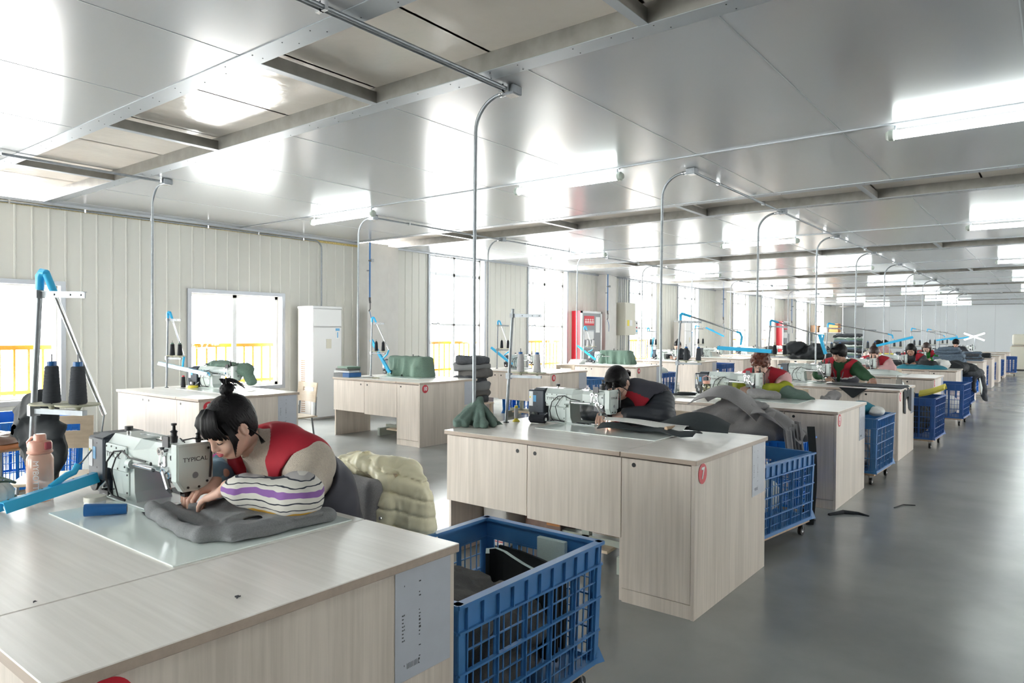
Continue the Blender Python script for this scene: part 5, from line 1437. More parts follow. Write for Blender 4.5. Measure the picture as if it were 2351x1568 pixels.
# --- grey cloth being sewn on the nearest desk: a tray-like folded bag with a thick rolled rim
C5 = SDF(); z = .786
rim = [(-2.375, 1.095), (-2.30, 1.075), (-2.16, 1.045), (-2.02, 1.025), (-1.93, 1.035), (-1.88, 1.10), (-1.86, 1.20), (-1.84, 1.31), (-1.835, 1.40)]
for a, b in zip(rim[:-1], rim[1:]): C5.cap((*a, z+.016), (*b, z+.018), .022, .024, .02, sc=(1, 1, .9))
C5.box((-2.07, 1.235, z+.012), (.25, .155, .008), .006, .01, rot=Matrix.Rotation(R_(-4), 3, 'Z'))
C5.box((-2.02, 1.265, z+.030), (.20, .13, .006), .005, .008, rot=Matrix.Rotation(R_(-10), 3, 'Z') @ Matrix.Rotation(R_(3), 3, 'X'))
C5.cap((-2.33, 1.13, z+.02), (-2.10, 1.12, z+.010), .018, .010, .02)
C5.cap((-2.24, 1.16, z+.03), (-2.10, 1.30, z+.04), .014, .018, .015)
C5.cap((-1.96, 1.37, z+.020), (-1.84, 1.39, z+.020), .026, .022, .02)
C5.fn(lambda P: -.006*ridged(P, 17, 2)+.002+.0010*nz(P, 80, 4), op='d')
C5.fn(lambda P: (HD+.0045)-P[..., 2], k=.003, op='i')
tag(sdf_mesh('grey_cloth', [(C5, .004)], 'cloth_grey'), 'grey woven cloth being sewn on the nearest desk, under the striped sleeve', 'cloth')
# tip of the strip at its left end
tag(MB().mat('cloth_charcoal').add([(-2.40, 1.075, .7852), (-2.34, 1.06, .7852), (-2.33, 1.10, .7852), (-2.40, 1.075, .7862), (-2.34, 1.06, .788), (-2.33, 1.10, .788)], [(2, 1, 0), (3, 4, 5), (0, 1, 4, 3), (1, 2, 5, 4), (2, 0, 3, 5)]).build('fabric_tip'), 'dark pointed fabric tip sticking out left of the grey cloth', 'fabric scrap')
for (x, y, s, lab) in ((-1.56, .80, 1, 'tiny dark lint scrap on the nearest desk top, right of the middle'), (-1.55, .50, .6, 'tiny dark speck of thread on the near left corner of the nearest desk')):
    mb = MB().mat('cloth_charcoal'); a = at(543, 1373, 'Z', HD) if s == 1 else at(78, 1384, 'Z', HD)
    mb.tube([(a.x-.006*s, a.y, HD+.002), (a.x, a.y+.004*s, HD+.004), (a.x+.005*s, a.y-.002, HD+.002)], .0022*s, 5).tube([(a.x, a.y, HD+.002), (a.x+.002, a.y+.009*s, HD+.003)], .0015*s, 5)
    tag(mb.build('lint_scrap'), lab, 'scrap')
# --- pink drink bottle
def bottle(loc):
    t = empty('drink_bottle', loc, R_(20), 'peach coloured translucent drink bottle with a handle, at the left end of the nearest desk', 'bottle')
    MB().mat('bottle_pink').lathe([(.036, .0), (.042, .004), (.042, .05), (.0405, .058), (.042, .066), (.042, .150), (.039, .160), (.034, .168), (.034, .176)], n=28).build('flask', t, smooth=50)
    MB().mat('pink_plastic').lathe([(.0345, .168), (.040, .172), (.040, .178), (.0375, .180), (.0375, .205), (.034, .212), (.020, .216), (.019, .234), (.017, .238), (0, .239)], n=28).build('cap', t, smooth=40)
    MB().mat('pink_plastic').tube([(-.038, 0, .182), (-.058, 0, .190), (-.060, 0, .205), (-.040, 0, .224), (-.018, 0, .226)], .0045, 8).build('carry_loop', t, smooth=60)
    MB().mat('lips').bbox(.034, .044, -.012, .012, .185, .212, .003).build('latch', t)
    w = text('lettering', 'MYBOTTLE', .026, t, 'sign_white', (.024, -.0352, .085), (PI/2, PI/2, R_(35)), .0003, sx=1.0)
    g = MB().mat('sign_white')
    for k in range(9): g.box(-.026, -.026+(.014 if k % 2 == 0 else .008), -.0335, -.0330, .03+.013*k, .0312+.013*k)
    g.build('scale_marks', t)
bottle((-2.86, .93, HD+.0005))
# --- bundle at the very left: white quilted pouch with green binding
c = SDF().ell((-2.815, .775, HD+.062), (.065, .06, .04), .02).ell((-2.80, .78, HD+.028), (.055, .05, .026), .02).fn(lambda P: .003*np.sin(np.arctan2(P[..., 1]-.775, P[..., 0]+2.815)*14), op='d').fn(lambda P: HD+.001-P[..., 2], op='i', k=.003)
pc = tag(sdf_mesh('fabric_pouch', [(c, .005)], 'cloth_white'), 'white gathered fabric pouch with green binding at the left edge of the nearest desk', 'pouch')
mb = MB().mat('cloth_green')
for (rr, zz, tl) in ((.066, .098, .01), (.070, .030, -.01)):
    mb.tube([(-2.815+rr*math.cos(a), .775+rr*.95*math.sin(a), HD+zz+tl*math.cos(a*2)) for a in np.linspace(0, 2*PI, 25)], .0045, 6, cap=False)
mb.mat('ink').tube([(-2.76, .735, HD+.10), (-2.755, .73, HD+.06), (-2.77, .725, HD+.02)], .003, 5).tube([(-2.78, .72, HD+.10), (-2.775, .712, HD+.06), (-2.785, .715, HD+.02)], .003, 5)
mb.build('green_binding', pc, smooth=60)
# --- tub of wax and blue cone core
t = empty('plastic_tub', (-2.575, 1.00, HD+.0005), 0, 'small white plastic tub with green label beside the blue thread core', 'tub')
MB().mat('label_white').lathe([(.030, 0), (.032, .003), (.033, .032), (.0325, .033)], n=26).build('body', t, smooth=40)
MB().mat('cream').lathe([(.0345, .031), (.0345, .044), (.033, .046), (0, .046)], n=26).build('lid', t, smooth=40)
MB().mat('cloth_green').lathe([(.0334, .006), (.0336, .012)], n=26).build('label_band', t, smooth=40)
t = empty('cone_core', (-2.45, .985, HD+.0265), R_(62), 'empty blue thread cone lying on the glass inlay of the nearest desk', 'thread cone')
MB().mat('spool_blue').tube([(-.062, 0, 0), (-.058, 0, 0), (.058, 0, -.006), (.060, 0, -.006)], [.0195, .0205, .0165, .0165], 22).build('cone', t, smooth=40)
MB().mat('black').cyl((.0602, 0, -.006), .010, .0008, 'x', 16).build('bore', t)
# --- chair of the nearest woman with grey cushion and quilted jacket over the back
cx, cy = -2.29, 1.895
t = place_chair(cx, cy-.16, 0, 'chair of the nearest woman, mostly hidden behind her and the cream jacket')
cu = SDF().box((cx-.03, cy-.03, .64), (.20, .045, .16), .04, .01).fn(lambda P: -.002*ridged(P, 22, 3), op='d')
tag(sdf_mesh('grey_cushion', [(cu, .007)], 'cloth_grey_warm'), 'plump grey cushion against the nearest chair back', 'cushion')
J = SDF()
def jc(a, b, r0, r1=None, k=.03): J.cap(a, b, r0, r1, k)
X0, Y0, Z0 = cx, cy+.06, .0
# hood / collar arch over the chair back
arch = [(-.225, -.02, .64), (-.205, -.03, .735), (-.145, -.01, .805), (-.03, .0, .830), (.09, .0, .82), (.150, -.02, .775), (.17, -.05, .70), (.155, -.06, .61), (.14, -.055, .54)]
for a, b in zip(arch[:-1], arch[1:]): jc((X0+a[0], Y0+a[1], a[2]), (X0+b[0], Y0+b[1], b[2]), .040, .042)
for a, b in (((-.12, .05, .81), (.17, .07, .81)), ((.15, .06, .80), (.25, .04, .765)), ((.22, .02, .75), (.27, .03, .50)), ((.19, .02, .73), (.22, .03, .42)), ((.25, .05, .68), (.32, .06, .38)), ((.16, .02, .60), (.20, .03, .40))): jc((X0+a[0], Y0+a[1], a[2]), (X0+b[0], Y0+b[1], b[2]), .048, .044, .04)
J.box((X0, Y0+.06, .62), (.22, .035, .20), .03, .04)
J.box((X0+.20, Y0+.05, .55), (.11, .035, .18), .03, .04)
J.fn(lambda P: .009*np.exp(-(np.sin(P[..., 2]*52+P[..., 0]*14+.6*nz(P, 14, 3))/.25)**2)-.003+.002*nz(P, 90, 2)-.007*ridged(P*np.array((1.0, 1.0, .30)), 48, 6), op='d')
J = sdf_mesh('puffer_jacket', [(J, .0065)], 'jacket_yellow'); tag(J, 'pale yellow quilted jacket hung over the nearest chair', 'jacket')
MB().mat('chrome').cyl((X0+.19, Y0-.105, .655), .007, .004, 'y', 12).build('snap_button', J)
# --- things in the nearest crate
bx, by = -1.675, 1.935
CR = SDF()
g = scloth('grey_offcuts', [('e', (bx+.02, by-.22, .43), (.22, .15, .11)), ('e', (bx-.08, by-.08, .46), (.16, .18, .07)), ('e', (bx+.05, by+.05, .33), (.20, .22, .12)), ('e', (bx, by, .20), (.22, .33, .10)), ((bx-.15, by-.05, .50), (bx+.18, by-.20, .46), .03, .04)], 'cloth_brown_grey', 'dark grey wool offcuts heaped in the nearest blue crate', res=.008, amp=.020, fr=17, seed=4, amp2=.004)
def ribbon(name, pts, z0, z1, th, mat, mat2=None, lab='', cat='cloth', lean=0):
    "upright curved board following plan points"
    n = len(pts); mb = MB().mat(mat); P = [np.array(p, float) for p in pts]
    L, Rr_ = [], []
    for i in range(n):
        d = P[min(i+1, n-1)]-P[max(i-1, 0)]; d = d/np.linalg.norm(d); nn = np.array((-d[1], d[0]))*th/2
        L.append(P[i]+nn); Rr_.append(P[i]-nn)
    def z1f(i): return z1 if np.isscalar(z1) else z1[i]
    for i in range(n-1):
        a, b, c_, d = L[i], L[i+1], Rr_[i+1], Rr_[i]
        vs = [(*a, z0), (*b, z0), (*c_, z0), (*d, z0), (*a, z1f(i)), (*b, z1f(i+1)), (*c_, z1f(i+1)), (*d, z1f(i))]
        mb.mat(mat).add(vs, [(0, 1, 5, 4), (3, 7, 6, 2), (3, 2, 1, 0)]+([(0, 4, 7, 3)] if i == 0 else [])+([(1, 2, 6, 5)] if i == n-2 else []))
        mb.mat(mat2 or mat).add([vs[4], vs[5], vs[6], vs[7]], [(0, 1, 2, 3)])
    return tag(mb.build(name, smooth=40), lab, cat)
cv = [(bx+.06+(a_-bx)*.82, b_+.02) for a_, b_ in [(bx-.19, by+.20), (bx-.225, by+.235), (bx-.20, by+.265), (bx-.13, by+.25), (bx-.05, by+.22), (bx+.04, by+.19), (bx+.13, by+.17), (bx+.20, by+.16), (bx+.245, by+.17)]]
ribbon('black_board', [(a, b-.035) for a, b in cv], .20, [.515, .52, .52, .52, .518, .515, .51, .505, .50], .016, 'cloth_black', 'foam', 'black bonded foam sheet with white edge curled in the nearest crate', 'foam sheet')
ribbon('black_board', [(bx-.16, by+.34), (bx-.04, by+.33), (bx+.08, by+.30), (bx+.23, by+.25)], .20, .50, .012, 'cloth_black', 'cloth_black', 'second black sheet behind the curled one in the nearest crate', 'foam sheet')
tag(MB().mat('foam').bbox(bx+.02, bx+.155, by+.357, by+.378, .38, .565, .002, Matrix.Translation((0, 0, 0))).build('foam_piece'), 'pale green white foam rectangle standing in the far corner of the nearest crate', 'foam piece')
# --- desk 7
gc = SDF()
gx, gy = -3.03, 3.50
gc.ell((gx+.01, gy-.03, T_+.045), (.10, .09, .055), .02)
for k in range(13):
    a_ = 2*PI*k/13+.2*(k % 2); rr = .115+.03*(k % 3 == 0); gc.cap((gx+.03, gy, T_+.165), (gx+.02+rr*math.cos(a_)*1.05, gy-.03+rr*math.sin(a_), T_+.022), .012, .030, .008)
gc.cap((gx-.02, gy+.0, T_+.10), (gx+.035, gy+.0, T_+.165), .055, .016, .04).cap((gx+.05, gy-.02, T_+.05), (gx+.19, gy+.05, T_+.012), .045, .012, .03)
gc.fn(lambda P: -.008*ridged(P, 22, 5)+.003+.002*nz(P, 90, 3), op='d'); gc.fn(lambda P: T_+.001-P[..., 2], op='i', k=.003)
gc.cap((gx+.02+.005, gy-.037+.0, T_+.0), (gx+.02+.005, gy-.037, T_+.3), .0, op='u') if 0 else None
tag(sdf_mesh('green_cloth', [(gc, .006)], 'cloth_green'), 'green cloth bundled around the foot of the conduit on the number 7 desk', 'cloth')
t = empty('yellow_spool', (-2.925, 3.80, T_+.0005), 0, 'yellow bobbin spool standing beside the bare thread stand', 'spool')
MB().mat('label_yellow').lathe([(.026, 0), (.026, .004), (.015, .014), (.011, .02), (.011, .098), (.013, .108), (.0, .108)], n=22).build('core', t, smooth=40)
MB().mat('thread_light').lathe([(.0125, .022), (.014, .03), (.014, .085), (.012, .092)], n=22).build('thread', t, smooth=40)
t = empty('black_spool', (-2.755, 3.82, T_+.030), R_(8), 'large black thread spool lying by the motor of the second machine', 'spool')
MB().mat('thread_black').tube([(-.060, 0, 0), (-.052, 0, 0), (.052, 0, 0), (.058, 0, 0)], [.020, .0295, .0275, .020], 22).build('thread', t, smooth=40)
MB().mat('spool_blue').tube([(-.064, 0, 0), (-.0605, 0, 0)], .018, 18).mat('label_white').tube([(.0585, 0, 0), (.062, 0, 0)], .012, 14).build('core', t)
# black and white cloth pieces right of the second machine
def wsheet(name, nu, nv, f, th, mat, lab, cat='cloth', parent=None):
    g = [[np.array(f(u/(nu-1), v/(nv-1)), float) for v in range(nv)] for u in range(nu)]
    vs = []; fs = []
    for s in (0, 1):
        for u in range(nu):
            for v in range(nv):
                du = g[min(u+1, nu-1)][v]-g[max(u-1, 0)][v]; dv = g[u][min(v+1, nv-1)]-g[u][max(v-1, 0)]; n = np.cross(du, dv); n = n/(np.linalg.norm(n)+1e-9)
                vs.append(tuple(g[u][v]+n*th*(s-.5)))
    N_ = nu*nv; I = lambda s, u, v: s*N_+u*nv+v
    for u in range(nu-1):
        for v in range(nv-1):
            fs.append([I(1, u, v), I(1, u+1, v), I(1, u+1, v+1), I(1, u, v+1)]); fs.append([I(0, u, v), I(0, u, v+1), I(0, u+1, v+1), I(0, u+1, v)])
    for u in range(nu-1):
        for v in (0, nv-1): fs.append([I(0, u, v), I(0, u+1, v), I(1, u+1, v), I(1, u, v)][::(1 if v == 0 else -1)])
    for v in range(nv-1):
        for u in (0, nu-1): fs.append([I(0, u, v), I(1, u, v), I(1, u, v+1), I(0, u, v+1)][::(1 if u == 0 else -1)])
    o = MB().mat(mat).add(vs, fs).build(name, parent, smooth=70)
    if lab: tag(o, lab, cat)
    return o
wsheet('black_cloth', 40, 14, lambda u, v: (-2.27+.62*u, 3.78+.04*u+.13*v-.03*math.sin(u*9)*(1-v), T_+.012+.022*abs(math.sin(u*7+v))*(1-.6*u)+.018*math.sin(v*PI)), .006, 'cloth_dark', 'dark green black cloth folded on the number 7 desk below the white sheet')
wsheet('black_sheet', 40, 16, lambda u, v: (-2.18+.68*u-.06*v, 3.90+.06*u+.20*v, T_+.035+.012*math.sin(v*PI)+(.085*math.sin(max(0, (u-.35)/.65)*PI*.9)*v)), .005, 'cloth_dark', 'stiff black sheet bulging up at the right of the number 7 desk')
wsheet('white_sheet', 36, 12, lambda u, v: (-2.26+.52*u, 3.84+.03*u+.11*v-.02*u*(v > .5), T_+.060+.012*math.sin(v*PI)-.022*u*(1-v)+.006*math.sin(u*5)), .004, 'cloth_white', 'white backing sheet lying on the black cloth of the number 7 desk')
tag(MB().mat('ply').tube([(-1.83, 3.835, T_+.045), (-1.80, 3.95, T_+.048)], [.012, .010], 14).build('rolled_edge'), 'small tan roll tucked under the white sheet', 'roll')
tag(MB().mat('label_white').bbox(-2.54, -2.38, 3.90, 3.99, T_+.0046, T_+.0056, .0003).build('paper_sheet'), 'white paper with pen marks beside the second machine bed', 'paper')
tag(MB().mat('ink').tube([(-2.52, 3.93, T_+.011), (-2.45, 3.95, T_+.011), (-2.42, 3.925, T_+.011)], .004, 6).tube([(-2.50, 3.92, T_+.011), (-2.44, 3.91, T_+.011)], .004, 6).build('thread_snips'), 'small dark thread snips lying on the paper', 'scissors')
# under desk 7: sack and carton
t = empty('rice_sack', (-2.86, 3.62, 0), 0, 'white printed sack under the left end of the number 7 desk', 'sack')
sdf_mesh('sack_body', [(SDF().box((0, 0, .145), (.10, .14, .145), .04, .01).fn(lambda P: -.006*ridged(P, 18, 1), op='d'), .012)], 'box_white', t)
g = MB().mat('sign_red')
for k in range(3): g.box(-.06+.045*k, -.035+.045*k, -.1465, -.1455, .12, .15)
for k in range(3): g.box(-.085, .085, -.1465, -.1455, .075-.014*k, .079-.014*k)
g.build('sack_print', t)
t = empty('carton', (-2.60, 3.78, 0), R_(6), 'brown carton with an orange panel under the number 7 desk', 'carton')
MB().mat('leather_brown').bbox(-.14, .12, -.12, .12, .0005, .31, .003).build('box', t)
MB().mat('box_orange').box(.02, .115, -.1215, -.1203, .16, .29).mat('ink').box(.06, .075, -.1222, -.1216, .20, .25).build('box_print', t)
# --- heap on the bright basket
px_, py_ = -1.80, 5.44
def heapmat(nm): return nm
scloth('grey_heap', [('e', (px_-.04, py_, .65), (.28, .24, .11)), ('e', (px_-.20, py_+.04, .73), (.26, .20, .13)), ('e', (px_-.36, py_, .68), (.24, .18, .12)), ('e', (px_-.14, py_+.05, .82), (.20, .17, .06)), ('e', (px_-.56, py_+.02, .64), (.14, .13, .10)), ((px_+.08, py_-.02, .70), (px_+.34, py_-.06, .64), .10, .07), ((px_-.3, py_+.05, .86), (px_+.02, py_+.02, .83), .05, .05)],
       'cloth_grey_warm', 'big heap of warm grey cloth overflowing the bright blue basket', res=.009, amp=.030, fr=10.5, seed=8, amp2=.006, fr2=34)
wsheet('grey_sheet', 26, 16, lambda u, v: (px_-.52+.55*u, py_-.20+.42*v, .80+.13*math.sin(u*PI*.9+.2)+.05*math.sin(v*PI)-.16*u*u*.5-.03*math.sin(v*7+u*3)*.4), .006, 'cloth_grey_warm', 'broad smooth grey panel lying across the top of the heap')
wsheet('grey_sheet', 20, 12, lambda u, v: (px_+.0+.36*u, py_-.24+.34*v, .79-.16*u*u+.03*math.sin(v*8+u*5)), .006, 'cloth_grey_warm', 'smaller grey panel sliding down the right side of the heap')
for k in range(4):
    wsheet('hanging_cloth', 20, 8, lambda u, v, k=k: (px_+.245+.020*k+.05*v+.012*math.sin(v*9+k)+.03*u, py_-.26+.02*k+.02*u+.015*math.sin(v*6), .70-.26*u+.02*k-.03*v*u+.01*math.sin(v*12)*u), .006, 'cloth_grey_warm', ['nearest grey layer hanging over the basket edge', 'second grey layer hanging over the basket edge', 'third grey layer hanging over the basket edge', 'backmost grey layer hanging over the basket edge'][k])
wsheet('black_strap', 30, 4, lambda u, v: (px_+.37+.045*v+.02*math.sin(u*4), py_-.12+.03*v+(.0 if u < .8 else (u-.8)*.6), max(.72-.90*u, .004) if u < .8 else .004+.012*math.sin((u-.8)*20)**2), .004, 'cloth_black', 'long black strap hanging from the grey heap down to the floor', 'strap')
tag(MB().mat('cloth_black').tube([(-1.37, 5.72, .006), (-1.30, 5.85, .012), (-1.20, 5.90, .006), (-1.12, 5.88, .004)], [.012, .018, .014, .006], 8).build('floor_scrap'), 'black scrap end curling on the floor beside the number 9 desk', 'scrap')
tag(MB().mat('cloth_black').tube([(-1.02, 6.30, .003), (-.98, 6.45, .006), (-.90, 6.50, .003)], .004, 6).build('floor_thread'), 'thin dark thread on the floor near the number 9 desk', 'thread')
# --- things on desk 9
t = empty('black_pouch', (-2.88, 6.43, T_), R_(10), 'flat black zip pouch at the left of the number 9 desk', 'pouch')
sdf_mesh('pouch', [(SDF().ell((0, 0, .014), (.12, .06, .012), .01).ell((.03, 0, .030), (.10, .05, .010), .01).fn(lambda P: .0006-P[..., 2], op='i', k=.002), .005)], 'cloth_black', t)
t = empty('bear_bottle', (-2.66, 6.45, T_+.0005), 0, 'yellow tinted round bellied water bottle with pink lid left of the third machine', 'bottle')
MB().mat('bottle_yellow').lathe([(.030, 0), (.038, .01), (.040, .035), (.034, .062), (.030, .068), (.037, .085), (.038, .105), (.030, .125), (.026, .13)], n=24).build('flask', t, smooth=50)
MB().mat('pink_plastic').lathe([(.030, .128), (.034, .13), (.034, .155), (.028, .158), (0, .158)], n=24).build('cap', t, smooth=40)
MB().mat('hoodie_pink').tube([(-.034, 0, .15), (-.036, 0, .19), (0, 0, .205), (.036, 0, .19), (.034, 0, .15)], .005, 8).build('handle', t, smooth=60)
t = empty('pen_jar', (-2.78, 6.58, T_+.0005), 0, 'clear plastic jar with a dark brush standing in it, desk number 9', 'jar')
MB().mat('clear_plastic').lathe([(.036, 0), (.040, .09), (.041, .10)], n=22).build('jar_body', t, smooth=50)
MB().mat('black').tube([(.01, 0, .01), (-.045, .01, .22)], [.004, .003], 6).tube([(.02, 0, .01), (.02, .0, .11)], .016, 8).build('brush', t)
scloth('grey_cloth', [('e', (-2.17, 6.62, T_+.04), (.14, .08, .045)), ((-2.28, 6.60, T_+.05), (-2.06, 6.64, T_+.03), .045, .04)], 'cloth_grey_warm', 'grey cloth being sewn by the auburn haired woman', res=.007, amp=.010, fr=24, seed=2, flat=T_+.005)
scloth('green_cloth', [((-2.02, 6.86, T_+.05), (-1.78, 6.80, T_+.01), .07, .02), ('e', (-1.95, 6.84, T_+.035), (.13, .08, .05))], 'cloth_green', 'dark green cloth to the right of the lime sleeve', res=.008, amp=.008, fr=24, seed=5, flat=T_+.005)
# --- desk 11
wsheet('dark_cloth', 40, 26, lambda u, v: (-2.20+.83*min(u/.86, 1)+(.010+.01*math.sin(v*14) if u > .86 else 0)*1, 9.02-.12*math.sin(u*2.2)*(1-v)*1.0+.33*v, (T_+.010+.004*math.sin(u*20+v*4)) if u < .86 else T_+.008-(u-.86)*1.9*(.75+.35*math.sin(v*7+1))), .006, 'cloth_charcoal', 'dark grey cloth spread over the desk corner under the hand of the worker in green')
wsheet('cloth_flap', 16, 10, lambda u, v: (-1.98+.30*u, 8.66-.018+.004*math.sin(u*8), T_+.004-.12*v*(1-abs(2*u-1))), .004, 'cloth_black', 'dark cloth point hanging over the front edge below the outstretched arm')
wsheet('cloth_strip', 30, 6, lambda u, v: (-2.4+1.0*u, 9.36+.04*v+.05*u, T_+.012+.006*math.sin(u*6)), .005, 'cloth_black', 'long black strip lying along the cloth of the worker in green')
# --- desk 13, 15 ...
hsheet('white_cloth', [(-2.35, 11.80), (-2.0, 11.72), (-1.85, 11.85), (-1.9, 12.05), (-2.2, 12.1), (-2.4, 11.95)], T_+.004, .06, 'cloth_pale', 'pale cloth under the hands of the pink hoodie woman', amp=.012)
hsheet('teal_cloth', [(-2.3, 14.3), (-1.9, 14.2), (-1.6, 14.3), (-1.55, 14.55), (-1.9, 14.65), (-2.3, 14.6)], T_+.004, .05, 'cloth_teal', 'teal blue cloth on the desk in front of the long haired woman', amp=.02)
hsheet('black_cloth', [(-2.0, 14.5), (-1.75, 14.45), (-1.7, 14.7), (-1.95, 14.75)], T_+.035, .10, 'cloth_black', 'black cloth peak on the teal cloth', amp=.02)
scloth('white_cloth', [('e', (-1.66, 14.75, T_+.08), (.15, .12, .09))], 'cloth_white', 'crumpled white cloth behind the teal cloth', res=.014, amp=.035, fr=16, seed=3, flat=T_+.002)
scloth('black_drape', [('e', (-1.50, 15.3, T_+.0), (.22, .28, .14)), ('e', (-1.40, 15.7, T_-.05), (.26, .30, .14))], 'cloth_black', 'black cloth thrown over the crate beyond the teal cloth', res=.016, amp=.025, fr=14, seed=6)
scloth('grey_drape', [('e', (-1.32, 15.75, .68), (.24, .34, .12)), ((-1.25, 15.6, .66), (-1.22, 15.6, .34), .07, .04), ((-1.15, 15.9, .66), (-1.08, 15.95, .18), .07, .05)], 'cloth_charcoal', 'grey cloth draped down the side of the buried crate', res=.014, amp=.02, fr=18, seed=1)
wsheet('pale_flap', 10, 6, lambda u, v: (-1.13+.04*u, 15.35+.18*v, .60-.30*u*(1-.4*v)), .005, 'cloth_pale', 'pale cloth flap hanging over the grey drape')
# --- blue grey stacks on far desks
def stack(name, x, y, z0, lx, ly, n, h, mat, lab, seed=0, group=None):
    t = empty(name, (x, y, z0), 0, lab, 'cloth stack', group); random.seed(seed)
    for k in range(n):
        dx, dy = random.uniform(-.05, .05), random.uniform(-.04, .04); a = lx/2*random.uniform(.80, 1.04)*(1-.25*k/n); b = ly/2*random.uniform(.9, 1.02); th = h/n
        m = mat if isinstance(mat, str) else mat[k % len(mat)]
        pts = [(dx-a, dy-b), (dx, dy-b*1.04), (dx+a, dy-b), (dx+a*1.04, dy), (dx+a, dy+b), (dx-a, dy+b)]
        c = SDF().box((dx, dy, th*(k+.5)), (a, b, th*.62), th*.30, .01).fn(lambda P, k=k: .012*nz(P, 11, k*3)-.016*ridged(P*np.array((1, 1, 2.0)), 13, k), op='d')
        sdf_mesh('folded_piece', [(c, max(.016, th*.28))], m, t)
    return t
stack('cloth_stack', -1.78, 17.35, T_, .55, .45, 7, .34, 'cloth_slate', 'tall stack of slate blue folded cloth hiding the distant worker', 1)
stack('cloth_stack', -1.66, 19.9, T_, .5, .45, 5, .20, ['cloth_slate', 'cloth_charcoal'], 'low stack of dark slate cloth beyond the tall slate stack', 2)
stack('cloth_stack', -1.62, 22.7, T_, .5, .4, 3, .12, 'cloth_black', 'black folded cloth on a far desk near the aisle end', 3)
stack('cloth_stack', -6.45, 7.05+.02, T_+.001, .36, .30, 6, .26, ['cloth_charcoal', 'cloth_grey', 'cloth_brown_grey'], 'heap of dark folded cloth on the far corner of the number 10 desk', 4) if 0 else None
# dark clothes on a chair-height stack behind desk 10
stack('cloth_stack', -6.60, 7.55, .40, .46, .40, 7, .64, ['cloth_charcoal', 'cloth_brown_grey', 'cloth_grey'], 'heap of dark grey folded clothes behind the number 10 desk', 4)
o = empty('stool', (-6.55, 7.55, 0), 0, 'small wooden stool under the heap of dark clothes', 'stool')
MB().mat('bent_wood').bbox(-.2, .2, -.18, .18, .375, .398, .003).build('seat', o)
for sx in (-1, 1):
    for sy in (-1, 1): MB().mat('bent_wood').bbox(sx*.17-.02, sx*.17+.02, sy*.15-.02, sy*.15+.02, 0, .376, .002).build('leg', o)
# --- crate fillings
scloth('crate_filling', [('e', (-1.60, 7.25, .64), (.18, .18, .10)), ((-1.78, 7.12, .72), (-1.72, 7.35, .78), .06, .06), ('e', (-1.57, 7.4, .3), (.22, .3, .24))], 'cloth_grey_warm', 'grey rolled offcuts in the crate beyond the number 9 desk', res=.012, amp=.03, fr=18, seed=3)
scloth('navy_offcut', [('e', (-1.52, 7.50, .67), (.14, .14, .07))], 'cloth_teal', 'navy blue offcut on top of the grey ones', res=.01, amp=.01, fr=20)
scloth('white_offcut', [('e', (-1.38, 7.52, .65), (.08, .14, .05))], 'cloth_white', 'white offcut at the crate rim beyond the number 9 desk', res=.01, amp=.01, fr=24)
scloth('crate_filling', [('e', (-1.45, 10.18, .36), (.22, .30, .24)), ('e', (-1.54, 10.1, .64), (.12, .15, .07))], 'cloth_black', 'black offcuts filling the crate with the yellow foam', res=.014, amp=.02, fr=18, seed=4)
wsheet('yellow_foam', 14, 8, lambda u, v: (-1.36+.27*u, 9.98+.26*v, .63+.05*u+.05*math.sin(v*PI)+.05*u*u), .025, 'foam_yellow', 'curved yellow foam piece sticking out of a crate', 'foam piece')
wsheet('white_board', 8, 6, lambda u, v: (-1.60+.16*u, 9.86+.10*v, .70+.18*(1-u)*(.3+.7*v)), .004, 'clear_plastic', 'translucent white plastic sheet leaning beside the yellow foam', 'plastic sheet')
scloth('crate_filling', [('e', (-1.45, 12.95, .30), (.26, .28, .16))], 'cloth_white', 'white cloth inside the dark blue lattice crate', res=.014, amp=.02, fr=16, seed=4)
scloth('crate_filling', [('e', (-1.665, 4.72, .30), (.22, .32, .14))], 'cloth_pale', 'pale plastic wrapped offcuts in the crate beside desk number 7', res=.013, amp=.03, fr=18, seed=9)
scloth('crate_filling', [('e', (-6.45, 13.0, .60), (.24, .3, .12)), ((-6.4, 12.9, .66), (-6.25, 12.95, .78), .04, .02)], 'cloth_pale', 'pale offcuts heaped in the crate in front of the woman in black', res=.016, amp=.04, fr=18, seed=9)
# --- left edge: leather pieces on the crate and the black bag
hsheet('leather_piece', [(-7.3, 1.95), (-6.7, 1.9), (-6.45, 2.2), (-6.9, 2.4), (-7.4, 2.3)], .663, .03, 'leather_tan', 'orange tan leather piece on the crate at the left edge', amp=.01) if 0 else None
o = empty('side_board', (-5.60, 1.55, 0), R_(6), 'small board stool holding the leather pieces at the left edge', 'stool')
MB().mat('ply').bbox(-.30, .26, -.17, .17, .60, .615, .002).build('board', o)
for sx in (-1, 1):
    for sy in (-1, 1): MB().mat('galv').tube([(sx*.22, sy*.13, .6), (sx*.24, sy*.14, 0)], .010, 8).build('leg', o)
hsheet('leather_piece', [(-5.92, 1.42), (-5.55, 1.38), (-5.32, 1.5), (-5.45, 1.72), (-5.85, 1.70)], .6165, .022, 'leather_tan', 'orange tan leather piece lying under the brown one at the left', amp=.004)
hsheet('leather_piece', [(-5.9, 1.44), (-5.6, 1.40), (-5.38, 1.52), (-5.5, 1.68), (-5.82, 1.66)], .642, .045, 'leather_brown', 'brown folded leather piece on top at the left edge', amp=.010)
b = at(100, 975, 'Y', 1.62)
bag = SDF().ell((b.x-.04, 1.60, .78), (.24, .09, .22), .03).ell((b.x+.10, 1.62, .66), (.20, .08, .18), .03).cap((b.x-.06, 1.6, .90), (b.x+.05, 1.60, .95), .06, .05, .03).fn(lambda P: -.032*ridged(P, 11, 3), op='d')
